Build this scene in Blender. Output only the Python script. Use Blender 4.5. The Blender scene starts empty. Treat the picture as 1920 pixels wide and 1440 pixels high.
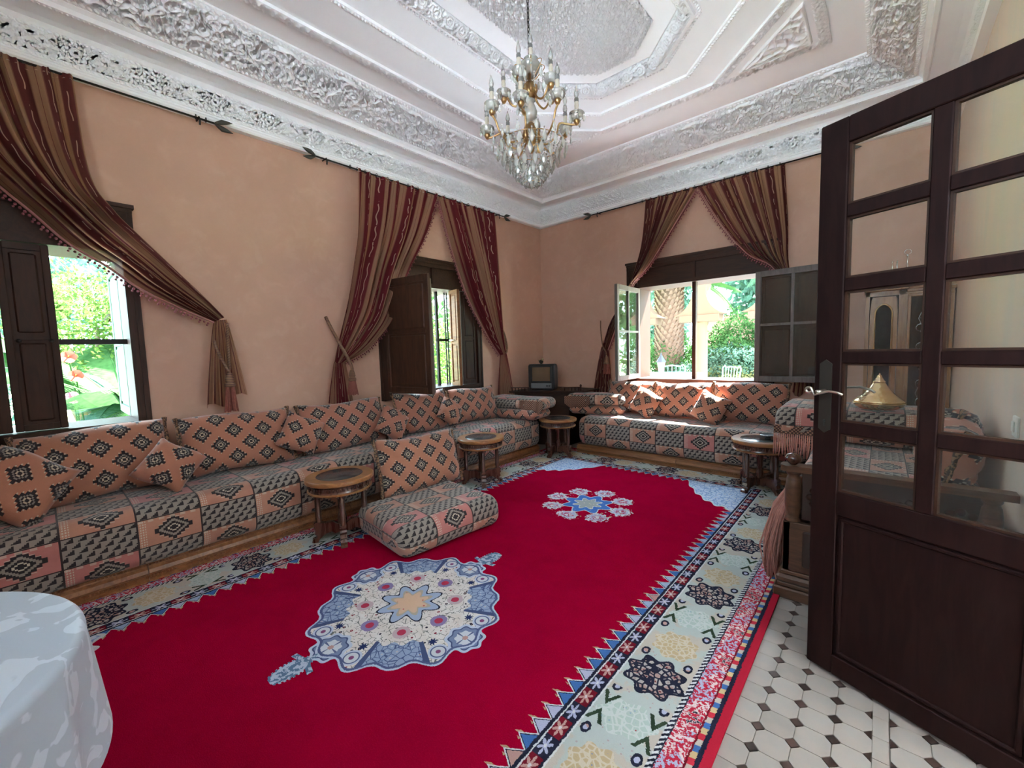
import bpy, bmesh, math, random
import numpy as np
from mathutils import Vector, Matrix, Euler
random.seed(7)
np.random.seed(7)
PI = math.pi
scene = bpy.context.scene
COL = scene.collection

# ------------------------------------------------------------------ camera
R_CAM = ((0.7501, 0.0312, -0.6606), (0.6607, -0.0808, 0.7463), (-0.0301, -0.9962, -0.0812))
cam_data = bpy.data.cameras.new('camera')
cam_data.sensor_fit = 'HORIZONTAL'
cam_data.sensor_width = 36.0
cam_data.lens = 784.0 / 1920.0 * 36.0
cam_data.clip_start = 0.02
cam_data.clip_end = 300
cam = bpy.data.objects.new('camera', cam_data)
COL.objects.link(cam)
_m = Matrix(((R_CAM[0][0], -R_CAM[0][1], -R_CAM[0][2], 0.0),
             (R_CAM[1][0], -R_CAM[1][1], -R_CAM[1][2], 0.0),
             (R_CAM[2][0], -R_CAM[2][1], -R_CAM[2][2], 1.27),
             (0, 0, 0, 1)))
cam.matrix_world = _m
scene.camera = cam

# ------------------------------------------------------------------ sky, sun, exposure
world = bpy.data.worlds.new('sky')
scene.world = world
world.use_nodes = True
_bg = world.node_tree.nodes['Background']
_bg.inputs['Color'].default_value = (0.62, 0.84, 1.0, 1)
_bg.inputs['Strength'].default_value = 7.0
sun_data = bpy.data.lights.new('sun', 'SUN')
sun_data.energy = 60.0
sun_data.angle = math.radians(1.5)
sun_data.color = (1.0, 0.99, 0.97)
sun = bpy.data.objects.new('sun', sun_data)
COL.objects.link(sun)
sun.location = (-6, 10, 12)
sun.rotation_euler = Vector((-0.30, -0.95, -1.43)).to_track_quat('-Z', 'Y').to_euler()
scene.view_settings.view_transform = 'Standard'
scene.view_settings.look = 'None'
scene.view_settings.gamma = 1.0
scene.view_settings.use_curve_mapping = False
scene.view_settings.exposure = 1.70
scene.cycles.use_denoising = True
scene.cycles.adaptive_threshold = 0.02
scene.cycles.max_bounces = 9
scene.cycles.diffuse_bounces = 5
scene.cycles.transparent_max_bounces = 12
scene.cycles.sample_clamp_indirect = 8.0
scene.cycles.caustics_reflective = False
scene.cycles.caustics_refractive = False

# ------------------------------------------------------------------ room numbers (metres)
XL, XR, YB, YF = -3.80, 0.416, 5.013, -0.95
ZC = 3.015          # underside of the plaster cornice
XC, YC = -1.692, 2.163   # centre of the ceiling

# ------------------------------------------------------------------ mesh builder
class MB:
    def __init__(s):
        s.v = []; s.f = []; s.uv = []
    def add(s, verts, faces, uvs=None):
        o = len(s.v)
        s.v.extend([tuple(p) for p in verts])
        s.f.extend([tuple(i + o for i in f) for f in faces])
        if uvs is None:
            s.uv.extend([(p[0] + p[1], p[2]) for p in verts])
        else:
            s.uv.extend([tuple(q) for q in uvs])
        return s
    def box(s, x0, x1, y0, y1, z0, z1, M=None):
        if x0 > x1: x0, x1 = x1, x0
        if y0 > y1: y0, y1 = y1, y0
        if z0 > z1: z0, z1 = z1, z0
        v = [(x0,y0,z0),(x1,y0,z0),(x1,y1,z0),(x0,y1,z0),(x0,y0,z1),(x1,y0,z1),(x1,y1,z1),(x0,y1,z1)]
        if M: v = [tuple(M @ Vector(p)) for p in v]
        return s.add(v, [(0,3,2,1),(4,5,6,7),(0,1,5,4),(1,2,6,5),(2,3,7,6),(3,0,4,7)])
    def bbox(s, x0, x1, y0, y1, z0, z1, b=0.004):
        """box with chamfered edges"""
        if x0 > x1: x0, x1 = x1, x0
        if y0 > y1: y0, y1 = y1, y0
        if z0 > z1: z0, z1 = z1, z0
        b = min(b, (x1-x0)*.45, (y1-y0)*.45, (z1-z0)*.45)
        v = []
        for z, k in ((z0, b), (z0+b, 0), (z1-b, 0), (z1, b)):
            xa, xb, ya, yb = x0+k, x1-k, y0+k, y1-k
            c = b if k == 0 else b*.3
            v += [(xa+c,ya,z),(xb-c,ya,z),(xb,ya+c,z),(xb,yb-c,z),(xb-c,yb,z),(xa+c,yb,z),(xa,yb-c,z),(xa,ya+c,z)]
        f = [tuple(range(7,-1,-1)), tuple(range(24,32))]
        for r in range(3):
            for i in range(8):
                j = (i+1) % 8
                f.append((r*8+i, r*8+j, r*8+8+j, r*8+8+i))
        return s.add(v, f)
    def lathe(s, prof, seg=16, c=(0,0,0), M=None, caps=True, a0=0.0):
        v = []; f = []; n = len(prof)
        for (r, z) in prof:
            for i in range(seg):
                a = a0 + 2*PI*i/seg
                v.append((c[0]+r*math.cos(a), c[1]+r*math.sin(a), c[2]+z))
        for k in range(n-1):
            for i in range(seg):
                j = (i+1) % seg
                f.append((k*seg+i, k*seg+j, (k+1)*seg+j, (k+1)*seg+i))
        if caps:
            f.append(tuple(range(seg-1,-1,-1)))
            f.append(tuple((n-1)*seg+i for i in range(seg)))
        if M: v = [tuple(M @ Vector(p)) for p in v]
        return s.add(v, f)
    def ball(s, c, r, seg=8, rings=5, sc=(1,1,1)):
        v = [(c[0], c[1], c[2]-r*sc[2])]; f = []
        for k in range(1, rings):
            t = -PI/2 + PI*k/rings
            for i in range(seg):
                a = 2*PI*i/seg
                v.append((c[0]+r*sc[0]*math.cos(t)*math.cos(a), c[1]+r*sc[1]*math.cos(t)*math.sin(a), c[2]+r*sc[2]*math.sin(t)))
        v.append((c[0], c[1], c[2]+r*sc[2]))
        last = len(v)-1
        for i in range(seg):
            j = (i+1) % seg
            f.append((0, 1+j, 1+i))
            for k in range(rings-2):
                f.append((1+k*seg+i, 1+k*seg+j, 1+(k+1)*seg+j, 1+(k+1)*seg+i))
            f.append((last, 1+(rings-2)*seg+i, 1+(rings-2)*seg+j))
        return s.add(v, f)
    def tube(s, pts, rad, seg=6, caps=True, closed=False, twist=0.0):
        pts = [Vector(p) for p in pts]; n = len(pts)
        if not hasattr(rad, '__len__'): rad = [rad]*n
        v = []; f = []; uv = []
        up = None; L = 0
        for k in range(n):
            if closed: d = pts[(k+1) % n] - pts[k-1]
            else: d = pts[min(k+1, n-1)] - pts[max(k-1, 0)]
            if d.length < 1e-9: d = Vector((0,0,1))
            d.normalize()
            if up is None:
                up = d.orthogonal().normalized()
            else:
                up = (up - d*up.dot(d))
                if up.length < 1e-6: up = d.orthogonal()
                up.normalize()
            w = d.cross(up)
            if k: L += (pts[k]-pts[k-1]).length
            for i in range(seg):
                a = 2*PI*i/seg + twist*L
                p = pts[k] + (up*math.cos(a) + w*math.sin(a))*rad[k]
                v.append(tuple(p)); uv.append((i/seg, L))
        m = n if closed else n-1
        for k in range(m):
            k2 = (k+1) % n
            for i in range(seg):
                j = (i+1) % seg
                f.append((k*seg+i, k*seg+j, k2*seg+j, k2*seg+i))
        if caps and not closed:
            f.append(tuple(range(seg-1,-1,-1)))
            f.append(tuple((n-1)*seg+i for i in range(seg)))
        return s.add(v, f, uv)
    def prism(s, poly, z0, z1, M=None):
        n = len(poly)
        v = [(p[0], p[1], z0) for p in poly] + [(p[0], p[1], z1) for p in poly]
        f = [tuple(range(n-1,-1,-1)), tuple(range(n, 2*n))]
        for i in range(n):
            j = (i+1) % n
            f.append((i, j, n+j, n+i))
        if M: v = [tuple(M @ Vector(p)) for p in v]
        return s.add(v, f)
    def grid(s, P, UV=None, flip=False, wrap=False):
        """P: array (n,m,3)"""
        P = np.asarray(P, float); n, m = P.shape[:2]
        idx = np.arange(n*m).reshape(n, m)
        if wrap:
            idx2 = np.concatenate([idx, idx[:, :1]], 1)
        else:
            idx2 = idx
        a, b, c, d = idx2[:-1,:-1], idx2[1:,:-1], idx2[1:,1:], idx2[:-1,1:]
        F = np.stack([a,b,c,d], -1).reshape(-1,4)
        if flip: F = F[:, ::-1]
        uv = P[..., :2].reshape(-1,2) if UV is None else np.asarray(UV, float).reshape(-1,2)
        return s.add(P.reshape(-1,3).tolist(), F.tolist(), uv.tolist())
    def mesh(s, name, mats=(), smooth=False):
        me = bpy.data.meshes.new(name)
        me.from_pydata(s.v, [], s.f)
        uvl = me.uv_layers.new(name='UVMap')
        li = np.zeros(len(me.loops), dtype=np.int32)
        me.loops.foreach_get('vertex_index', li)
        U = np.asarray(s.uv, dtype=np.float32)[li]
        uvl.data.foreach_set('uv', U.ravel())
        for m in (mats if isinstance(mats, (list, tuple)) else [mats]):
            me.materials.append(m)
        if smooth:
            me.polygons.foreach_set('use_smooth', [True]*len(me.polygons))
            if smooth != True and isinstance(smooth, (int, float)):
                pass
        me.update()
        return me

def sharp(me, ang=40):
    try:
        me.set_sharp_from_angle(angle=math.radians(ang))
    except Exception:
        pass

def obj(name, mb, mat, parent=None, loc=(0,0,0), rot=(0,0,0), smooth=False, ang=None, kind=None, label=None):
    me = mb if isinstance(mb, bpy.types.Mesh) else mb.mesh(name, mat, smooth)
    if ang: sharp(me, ang)
    o = bpy.data.objects.new(name, me)
    COL.objects.link(o)
    o.location = loc; o.rotation_euler = rot
    if parent: o.parent = parent
    if kind: o['kind'] = kind
    if label: o['label'] = label
    return o

def empty(name, loc=(0,0,0), rot=(0,0,0), parent=None):
    o = bpy.data.objects.new(name, None)
    o.empty_display_size = 0.1
    COL.objects.link(o); o.location = loc; o.rotation_euler = rot
    if parent: o.parent = parent
    return o

def tag(o, label, cat, group=None):
    o['label'] = label; o['category'] = cat
    if group: o['group'] = group
    return o

def struct(o, label=None, cat=None):
    o['kind'] = 'structure'
    if label: o['label'] = label
    if cat: o['category'] = cat
    return o

def copy_tree(o, parent=None):
    c = o.copy(); COL.objects.link(c); c.parent = parent
    for ch in list(o.children):
        copy_tree(ch, c)
    return c

# ------------------------------------------------------------------ node expressions
class NT:
    def __init__(s, mat):
        s.t = mat.node_tree
cur = None
class S:
    def __init__(s, sock): s.s = sock
    def __add__(a, b): return Mx('ADD', a, b)
    def __radd__(a, b): return Mx('ADD', b, a)
    def __sub__(a, b): return Mx('SUBTRACT', a, b)
    def __rsub__(a, b): return Mx('SUBTRACT', b, a)
    def __mul__(a, b): return Mx('MULTIPLY', a, b)
    def __rmul__(a, b): return Mx('MULTIPLY', b, a)
    def __truediv__(a, b): return Mx('DIVIDE', a, b)
    def __rtruediv__(a, b): return Mx('DIVIDE', b, a)
    def __lt__(a, b): return Mx('LESS_THAN', a, b)
    def __gt__(a, b): return Mx('GREATER_THAN', a, b)
    def __abs__(a): return Mx('ABSOLUTE', a)
    def __neg__(a): return Mx('MULTIPLY', a, -1.0)
def Mx(op, *a):
    n = cur.nodes.new('ShaderNodeMath'); n.operation = op
    for i, x in enumerate(a):
        if isinstance(x, S): cur.links.new(x.s, n.inputs[i])
        else: n.inputs[i].default_value = float(x)
    return S(n.outputs[0])
def floor(a): return Mx('FLOOR', a)
def fract(a): return Mx('FRACT', a)
def vmin(a, b): return Mx('MINIMUM', a, b)
def vmax(a, b): return Mx('MAXIMUM', a, b)
def sin(a): return Mx('SINE', a)
def cos(a): return Mx('COSINE', a)
def sqrt(a): return Mx('SQRT', a)
def atan2(a, b): return Mx('ARCTAN2', a, b)
def mod(a, b): return Mx('FLOORED_MODULO', a, b)
def pingpong(a, b): return Mx('PINGPONG', a, b)
def sstep(e0, e1, x):
    n = cur.nodes.new('ShaderNodeMapRange'); n.interpolation_type = 'SMOOTHSTEP'
    cur.links.new(x.s, n.inputs['Value'])
    for k, e in (('From Min', e0), ('From Max', e1)):
        n.inputs[k].default_value = e
    return S(n.outputs[0])
def band(x, a, b): return (x > a) * (x < b)
def mix(f, A, B):
    n = cur.nodes.new('ShaderNodeMix'); n.data_type = 'RGBA'
    if isinstance(f, S): cur.links.new(f.s, n.inputs[0])
    else: n.inputs[0].default_value = f
    for i, c in ((6, A), (7, B)):
        if isinstance(c, S): cur.links.new(c.s, n.inputs[i])
        else: n.inputs[i].default_value = (c[0], c[1], c[2], 1)
    return S(n.outputs[2])
def mul_col(A, B, f=1.0):
    n = cur.nodes.new('ShaderNodeMix'); n.data_type = 'RGBA'; n.blend_type = 'MULTIPLY'
    n.inputs[0].default_value = f
    for i, c in ((6, A), (7, B)):
        if isinstance(c, S): cur.links.new(c.s, n.inputs[i])
        else: n.inputs[i].default_value = (c[0], c[1], c[2], 1)
    return S(n.outputs[2])
def xyz(kind='UV'):
    if kind == 'World':
        g = cur.nodes.new('ShaderNodeNewGeometry'); o = g.outputs['Position']
    else:
        tc = cur.nodes.new('ShaderNodeTexCoord'); o = tc.outputs[kind]
    sp = cur.nodes.new('ShaderNodeSeparateXYZ')
    cur.links.new(o, sp.inputs[0])
    return S(sp.outputs[0]), S(sp.outputs[1]), S(sp.outputs[2])
def combine(x, y, z=0.0):
    n = cur.nodes.new('ShaderNodeCombineXYZ')
    for i, a in enumerate((x, y, z)):
        if isinstance(a, S): cur.links.new(a.s, n.inputs[i])
        else: n.inputs[i].default_value = a
    return S(n.outputs[0])
def noise(vec=None, scale=5.0, detail=2.0, rough=0.5, dist=0.0, coord='Object'):
    n = cur.nodes.new('ShaderNodeTexNoise')
    n.inputs['Scale'].default_value = scale; n.inputs['Detail'].default_value = detail
    n.inputs['Roughness'].default_value = rough; n.inputs['Distortion'].default_value = dist
    if vec is None:
        tc = cur.nodes.new('ShaderNodeTexCoord'); cur.links.new(tc.outputs[coord], n.inputs['Vector'])
    else: cur.links.new(vec.s, n.inputs['Vector'])
    return S(n.outputs[0])
def voronoi(vec, scale=5.0, feature='F1', out=0):
    n = cur.nodes.new('ShaderNodeTexVoronoi'); n.feature = feature
    n.inputs['Scale'].default_value = scale
    cur.links.new(vec.s, n.inputs['Vector'])
    return S(n.outputs[out])
def wnoise(vec):
    n = cur.nodes.new('ShaderNodeTexWhiteNoise'); n.noise_dimensions = '3D'
    cur.links.new(vec.s, n.inputs['Vector'])
    return S(n.outputs['Value'])
def objrand():
    n = cur.nodes.new('ShaderNodeObjectInfo'); return S(n.outputs['Random'])
def bump(h, strength=0.5, dist=0.01):
    n = cur.nodes.new('ShaderNodeBump')
    n.inputs['Strength'].default_value = strength; n.inputs['Distance'].default_value = dist
    cur.links.new(h.s, n.inputs['Height'])
    return S(n.outputs[0])

MATS = {}
def material(name, fn=None, col=(.5,.5,.5), rough=0.6, metal=0.0, spec=0.5, **kw):
    global cur
    m = bpy.data.materials.new(name); m.use_nodes = True
    cur = m.node_tree
    b = cur.nodes['Principled BSDF']
    b.inputs['Base Color'].default_value = (*col, 1)
    b.inputs['Roughness'].default_value = rough
    b.inputs['Metallic'].default_value = metal
    b.inputs['Specular IOR Level'].default_value = spec
    for k, v in kw.items():
        b.inputs[k].default_value = v
    if fn:
        r = fn()
        for k, v in (r or {}).items():
            if isinstance(v, S): cur.links.new(v.s, b.inputs[k])
            else: b.inputs[k].default_value = v
    MATS[name] = m
    return m

# ================================================================== materials
def _wall():
    n1 = noise(scale=1.6, detail=5, rough=.6, coord='Object')
    n2 = noise(scale=7.0, detail=4, rough=.6, dist=.6, coord='Object')
    c = mix(sstep(.3, .7, n1), (.575,.345,.245), (.53,.315,.22))
    c = mix(sstep(.45, .75, n2)*.35, c, (.645,.415,.305))
    fine = noise(scale=60, detail=3, coord='Object')
    return {'Base Color': c, 'Normal': bump(n2*.6+fine*.15, .12, .01)}
material('wall_plaster', _wall, rough=.62)
def _wallr():
    x, y, z = xyz('Object')
    n1 = noise(combine(x*3.0, y*3.0, z*.8), scale=2.4, detail=5, rough=.6, dist=.4)
    c = mix(sstep(.35, .7, n1), (.72,.56,.45), (.64,.55,.46))
    return {'Base Color': c, 'Normal': bump(n1, .1, .01)}
material('wall_plaster_right', _wallr, rough=.65)
def _stucco():
    n = noise(scale=6, detail=3, coord='Object')
    c = mix(n, (.88,.89,.90), (.92,.93,.94))
    return {'Base Color': c}
material('white_stucco', _stucco, rough=.75, spec=.25)
def wood(name, c1, c2, rough, scale=1.0, axis='x', spec=.5, coat=0.0):
    def fn():
        x, y, z = xyz('Object')
        if axis == 'x': v = combine(x*1.2, y*9, z*9)
        elif axis == 'y': v = combine(x*9, y*1.2, z*9)
        else: v = combine(x*9, y*9, z*1.2)
        n = noise(v, scale=3.2*scale, detail=5, rough=.62, dist=1.2)
        c = mix(sstep(.32, .68, n), c1, c2)
        return {'Base Color': c, 'Roughness': n*.18+(rough-.09), 'Normal': bump(n, .08, .004)}
    return material(name, fn, rough=rough, spec=spec, **({'Coat Weight': coat, 'Coat Roughness': .2} if coat else {}))
wood('dark_wood', (.026,.011,.007), (.048,.020,.011), .5, axis='z', spec=.22)
wood('dark_wood_x', (.028,.012,.0075), (.052,.022,.012), .5, axis='x', spec=.22)
wood('dark_wood_y', (.032,.014,.009), (.060,.026,.014), .42, axis='y')
wood('shutter_wood', (.040,.017,.010), (.070,.030,.017), .5, axis='z', spec=.25)
wood('door_wood', (.010,.0032,.0030), (.017,.0060,.0052), .6, axis='z', spec=.10)
wood('arm_wood', (.060,.026,.013), (.12,.054,.027), .38, axis='x')
wood('sofa_wood_y', (.16,.060,.020), (.27,.115,.042), .40, axis='y')
wood('sofa_wood_x', (.15,.057,.020), (.25,.108,.040), .40, axis='x')
wood('table_wood', (.22,.088,.029), (.37,.175,.066), .32, axis='x', coat=.3)
wood('table_dark', (.045,.016,.010), (.095,.036,.020), .28, axis='z', coat=.4)
wood('cabinet_wood', (.26,.115,.042), (.40,.20,.080), .35, axis='z')
wood('grey_wood', (.085,.062,.052), (.13,.10,.085), .5, axis='z')
material('inset_stone', lambda: {'Base Color': mix(noise(scale=14, detail=5, coord='Object'), (.028,.030,.033), (.075,.072,.07))}, rough=.18)
material('carved_dark', col=(.035,.018,.012), rough=.45)
material('iron', col=(.02,.017,.015), rough=.5, metal=.6)
material('leaf_iron', col=(.06,.06,.05), rough=.6, metal=.3)
material('chrome_handle', col=(.60,.55,.47), rough=.28, metal=1.0)
material('cream_handle', col=(.75,.68,.52), rough=.35)
material('plate_dark', col=(.035,.028,.022), rough=.45, metal=.5)
material('gold', lambda: {'Base Color': mix(noise(scale=30, detail=3, coord='Object'), (.36,.20,.08), (.56,.37,.18))}, rough=.30, metal=1.0)
material('brass_engraved', lambda: {'Base Color': mix(noise(scale=26, detail=4, coord='Object'), (.62,.42,.20), (.85,.68,.42)), 'Normal': bump(voronoi(combine(*xyz('Object')), 42), .5, .004)}, rough=.25, metal=1.0)
material('silver', col=(.62,.60,.56), rough=.2, metal=1.0)
material('candle_ivory', col=(.62,.55,.44), rough=.5)
material('candle_cap', col=(.18,.17,.16), rough=.4)
def _glassy(name, tint, fac, rough=0.02, dust_shine=0.0, frs=1.0, dcol=(.55,.52,.48)):
    global cur
    m = bpy.data.materials.new(name); m.use_nodes = True; cur = m.node_tree
    t = cur.nodes
    t.remove(t['Principled BSDF'])
    tr = t.new('ShaderNodeBsdfTransparent'); tr.inputs[0].default_value = (*tint, 1)
    gl = t.new('ShaderNodeBsdfGlossy'); gl.inputs['Roughness'].default_value = rough
    fr = t.new('ShaderNodeFresnel'); fr.inputs[0].default_value = 1.5
    ad = t.new('ShaderNodeMath'); ad.operation = 'MULTIPLY_ADD'; ad.inputs[1].default_value = frs; ad.inputs[2].default_value = fac
    cur.links.new(fr.outputs[0], ad.inputs[0])
    mx = t.new('ShaderNodeMixShader')
    cur.links.new(ad.outputs[0], mx.inputs[0]); cur.links.new(tr.outputs[0], mx.inputs[1]); cur.links.new(gl.outputs[0], mx.inputs[2])
    last = mx
    if dust_shine:
        df = t.new('ShaderNodeBsdfDiffuse'); df.inputs[0].default_value = (*dcol,1)
        m2 = t.new('ShaderNodeMixShader'); 
        ns = noise(scale=5, detail=4, coord='Object') * dust_shine * 2.0
        cur.links.new(ns.s, m2.inputs[0])
        cur.links.new(mx.outputs[0], m2.inputs[1]); cur.links.new(df.outputs[0], m2.inputs[2]); last = m2
    cur.links.new(last.outputs[0], t['Material Output'].inputs[0])
    MATS[name] = m
    return m
_glassy('pane_glass', (.97,.985,.975), .0, dust_shine=.02, frs=.3)
_glassy('sash_glass', (.93,.98,.95), .03, dust_shine=.02, frs=.4)
_glassy('cabinet_glass', (.30,.28,.26), .02, frs=.35, dust_shine=.02)
_glassy('crystal', (.97,.97,.95), .16, rough=.05, dust_shine=.32, dcol=(.90,.88,.82))  # pale diffuse share paints brightness into the crystals, not dust
_glassy('bulb_glass', (.90,.90,.88), .08, rough=.08, dust_shine=.30, dcol=(.75,.74,.70))  # same painted-in brightness for the bulbs
material('tv_black', col=(.018,.018,.019), rough=.4)
material('tv_screen', lambda: {'Base Color': mix(noise(scale=3, coord='Object'), (.20,.13,.075), (.12,.08,.05))}, rough=.12)  # tan tones paint a reflection onto the screen
material('tv_grey', col=(.16,.17,.175), rough=.45)
material('switch_plastic', col=(.78,.76,.68), rough=.4)
material('bird_dark', col=(.05,.045,.03), rough=.5)
material('bird_gold', col=(.45,.36,.20), rough=.4)

# ---- kilim cushion cloth: stepped diamonds in staggered rows
def kilim_cushion(name, ca, cb):
    def fn():
        u, v, _ = xyz('UV')
        r = objrand()
        P = .19
        a = u/P + r*7.3; b = v/P + r*3.1
        def dia(a, b):
            fu = abs(fract(a)-.5); fv = abs(fract(b)-.5)
            qu = floor(fu*24)/24; qv = floor(fv*24)/24
            return qu + qv, fu, fv
        d1, fu1, fv1 = dia(a, b)
        d2, fu2, fv2 = dia(a+.5, b+.5)
        d = vmin(d1, d2)
        dt = d + ((fract(fu1*12) > .5)*(d1 < d2+1e-4) + (fract(fu2*12) > .5)*(d2 < d1))*.04
        base = mix(r, ca, cb)
        n = noise(combine(u, v, r*9), scale=9, detail=4, rough=.6)
        base = mix(sstep(.3, .75, n)*.45, base, (.30,.135,.095))
        blk = (.022,.016,.018); gry = (.215,.19,.165); crm = (.46,.37,.27)
        c = mix(dt < .300, base, mix(fract(a*12) > .62, base, crm))
        c = mix(dt < .272, c, blk)
        c = mix(d < .165, c, gry)
        c = mix(d < .105, c, blk)
        c = mix(d < .068, c, crm)
        c = mix(d < .028, c, blk)
        w = sin(u*1500)*sin(v*1500)
        return {'Base Color': c, 'Normal': bump(n*2.5 + w*.06, .35, .006)}
    return material(name, fn, rough=.82, spec=.2, **{'Sheen Weight': .25, 'Sheen Roughness': .5})
kilim_cushion('kilim_cushion', (.40,.168,.098), (.36,.138,.092))

# ---- kilim mattress cloth: chequer of plain diamond patches and rows of little triangles
def _kilim_mat():
    u, v, _ = xyz('UV')
    PW, PH = .29, .155
    a = u/PW; b = v/PH
    iu = floor(a); iv = floor(b)
    lu = fract(a); lv = fract(b)
    chk = mod(iu+iv, 2.0) > .5
    h = wnoise(combine(iu, iv, 3.0))
    n = noise(combine(u, v, 0.0), scale=10, detail=4, rough=.6)
    pink = mix(h > .45, (.45,.165,.145), (.42,.205,.135))
    pink = mix(sstep(.35, .75, n)*.4, pink, (.28,.11,.085))
    du = floor(abs(lu-.55)*30)/30; dv = floor(abs(lv-.5)*22)/22
    tooth = (fract(abs(lu-.55)*15) > .5)*.06
    d = du*1.75 + dv*1.25
    dt = d + tooth
    blk = (.020,.015,.017); gry = (.25,.215,.18); crm = (.50,.42,.32)
    A = mix(dt < .58, pink, mix(fract(lv*20) > .6, pink, crm))
    A = mix(dt < .53, A, blk)
    A = mix(d < .36, A, gry)
    A = mix(d < .25, A, blk)
    A = mix(d < .15, A, crm)
    A = mix(d < .07, A, blk)
    lad = (lu < .13)*(fract(lv*11) < .55)*(fract(lu*26) < .55)
    A = mix(lad, A, crm)
    scal = (lv > .9)*(fract(lu*6) < .5)
    A = mix(scal*.6, A, crm)
    tu = fract(lu*6.0 + floor(lv*5.0)*.5); tv = fract(lv*5.0)
    tri = (tu > (tv*.85 + .06))*(tv > .12)
    saw = (fract(lu*36) > .5)*.1
    tri = (tu > (tv*.8 + .10 + saw))*(tv > .14)
    B = mix(tri, gry, blk)
    c = mix(chk, A, B)
    seam = vmax(vmax(lu < .018, lu > .99), vmax(lv < .022, lv > .985))
    c = mix(seam, c, (.03,.018,.018))
    w = sin(u*1300)*sin(v*1300)
    return {'Base Color': c, 'Normal': bump(n*2.0 + w*.06 - seam*.5, .35, .007)}
material('kilim_mattress', _kilim_mat, rough=.8, spec=.2, **{'Sheen Weight': .25, 'Sheen Roughness': .5})
material('trim_braid', lambda: {'Base Color': mix(noise(scale=90, detail=2, coord='Object') > .5, (.05,.028,.018), (.24,.13,.07))}, rough=.85)
material('net_braid', lambda: {'Base Color': mix(sin(xyz('UV')[0]*260)*sin(xyz('UV')[1]*260) > .1, (.05,.022,.016), (.30,.155,.095))}, rough=.85)
material('fringe', lambda: {'Base Color': mix(noise(scale=40, detail=2, coord='Object'), (.36,.13,.095), (.56,.28,.22))}, rough=.8)

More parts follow.
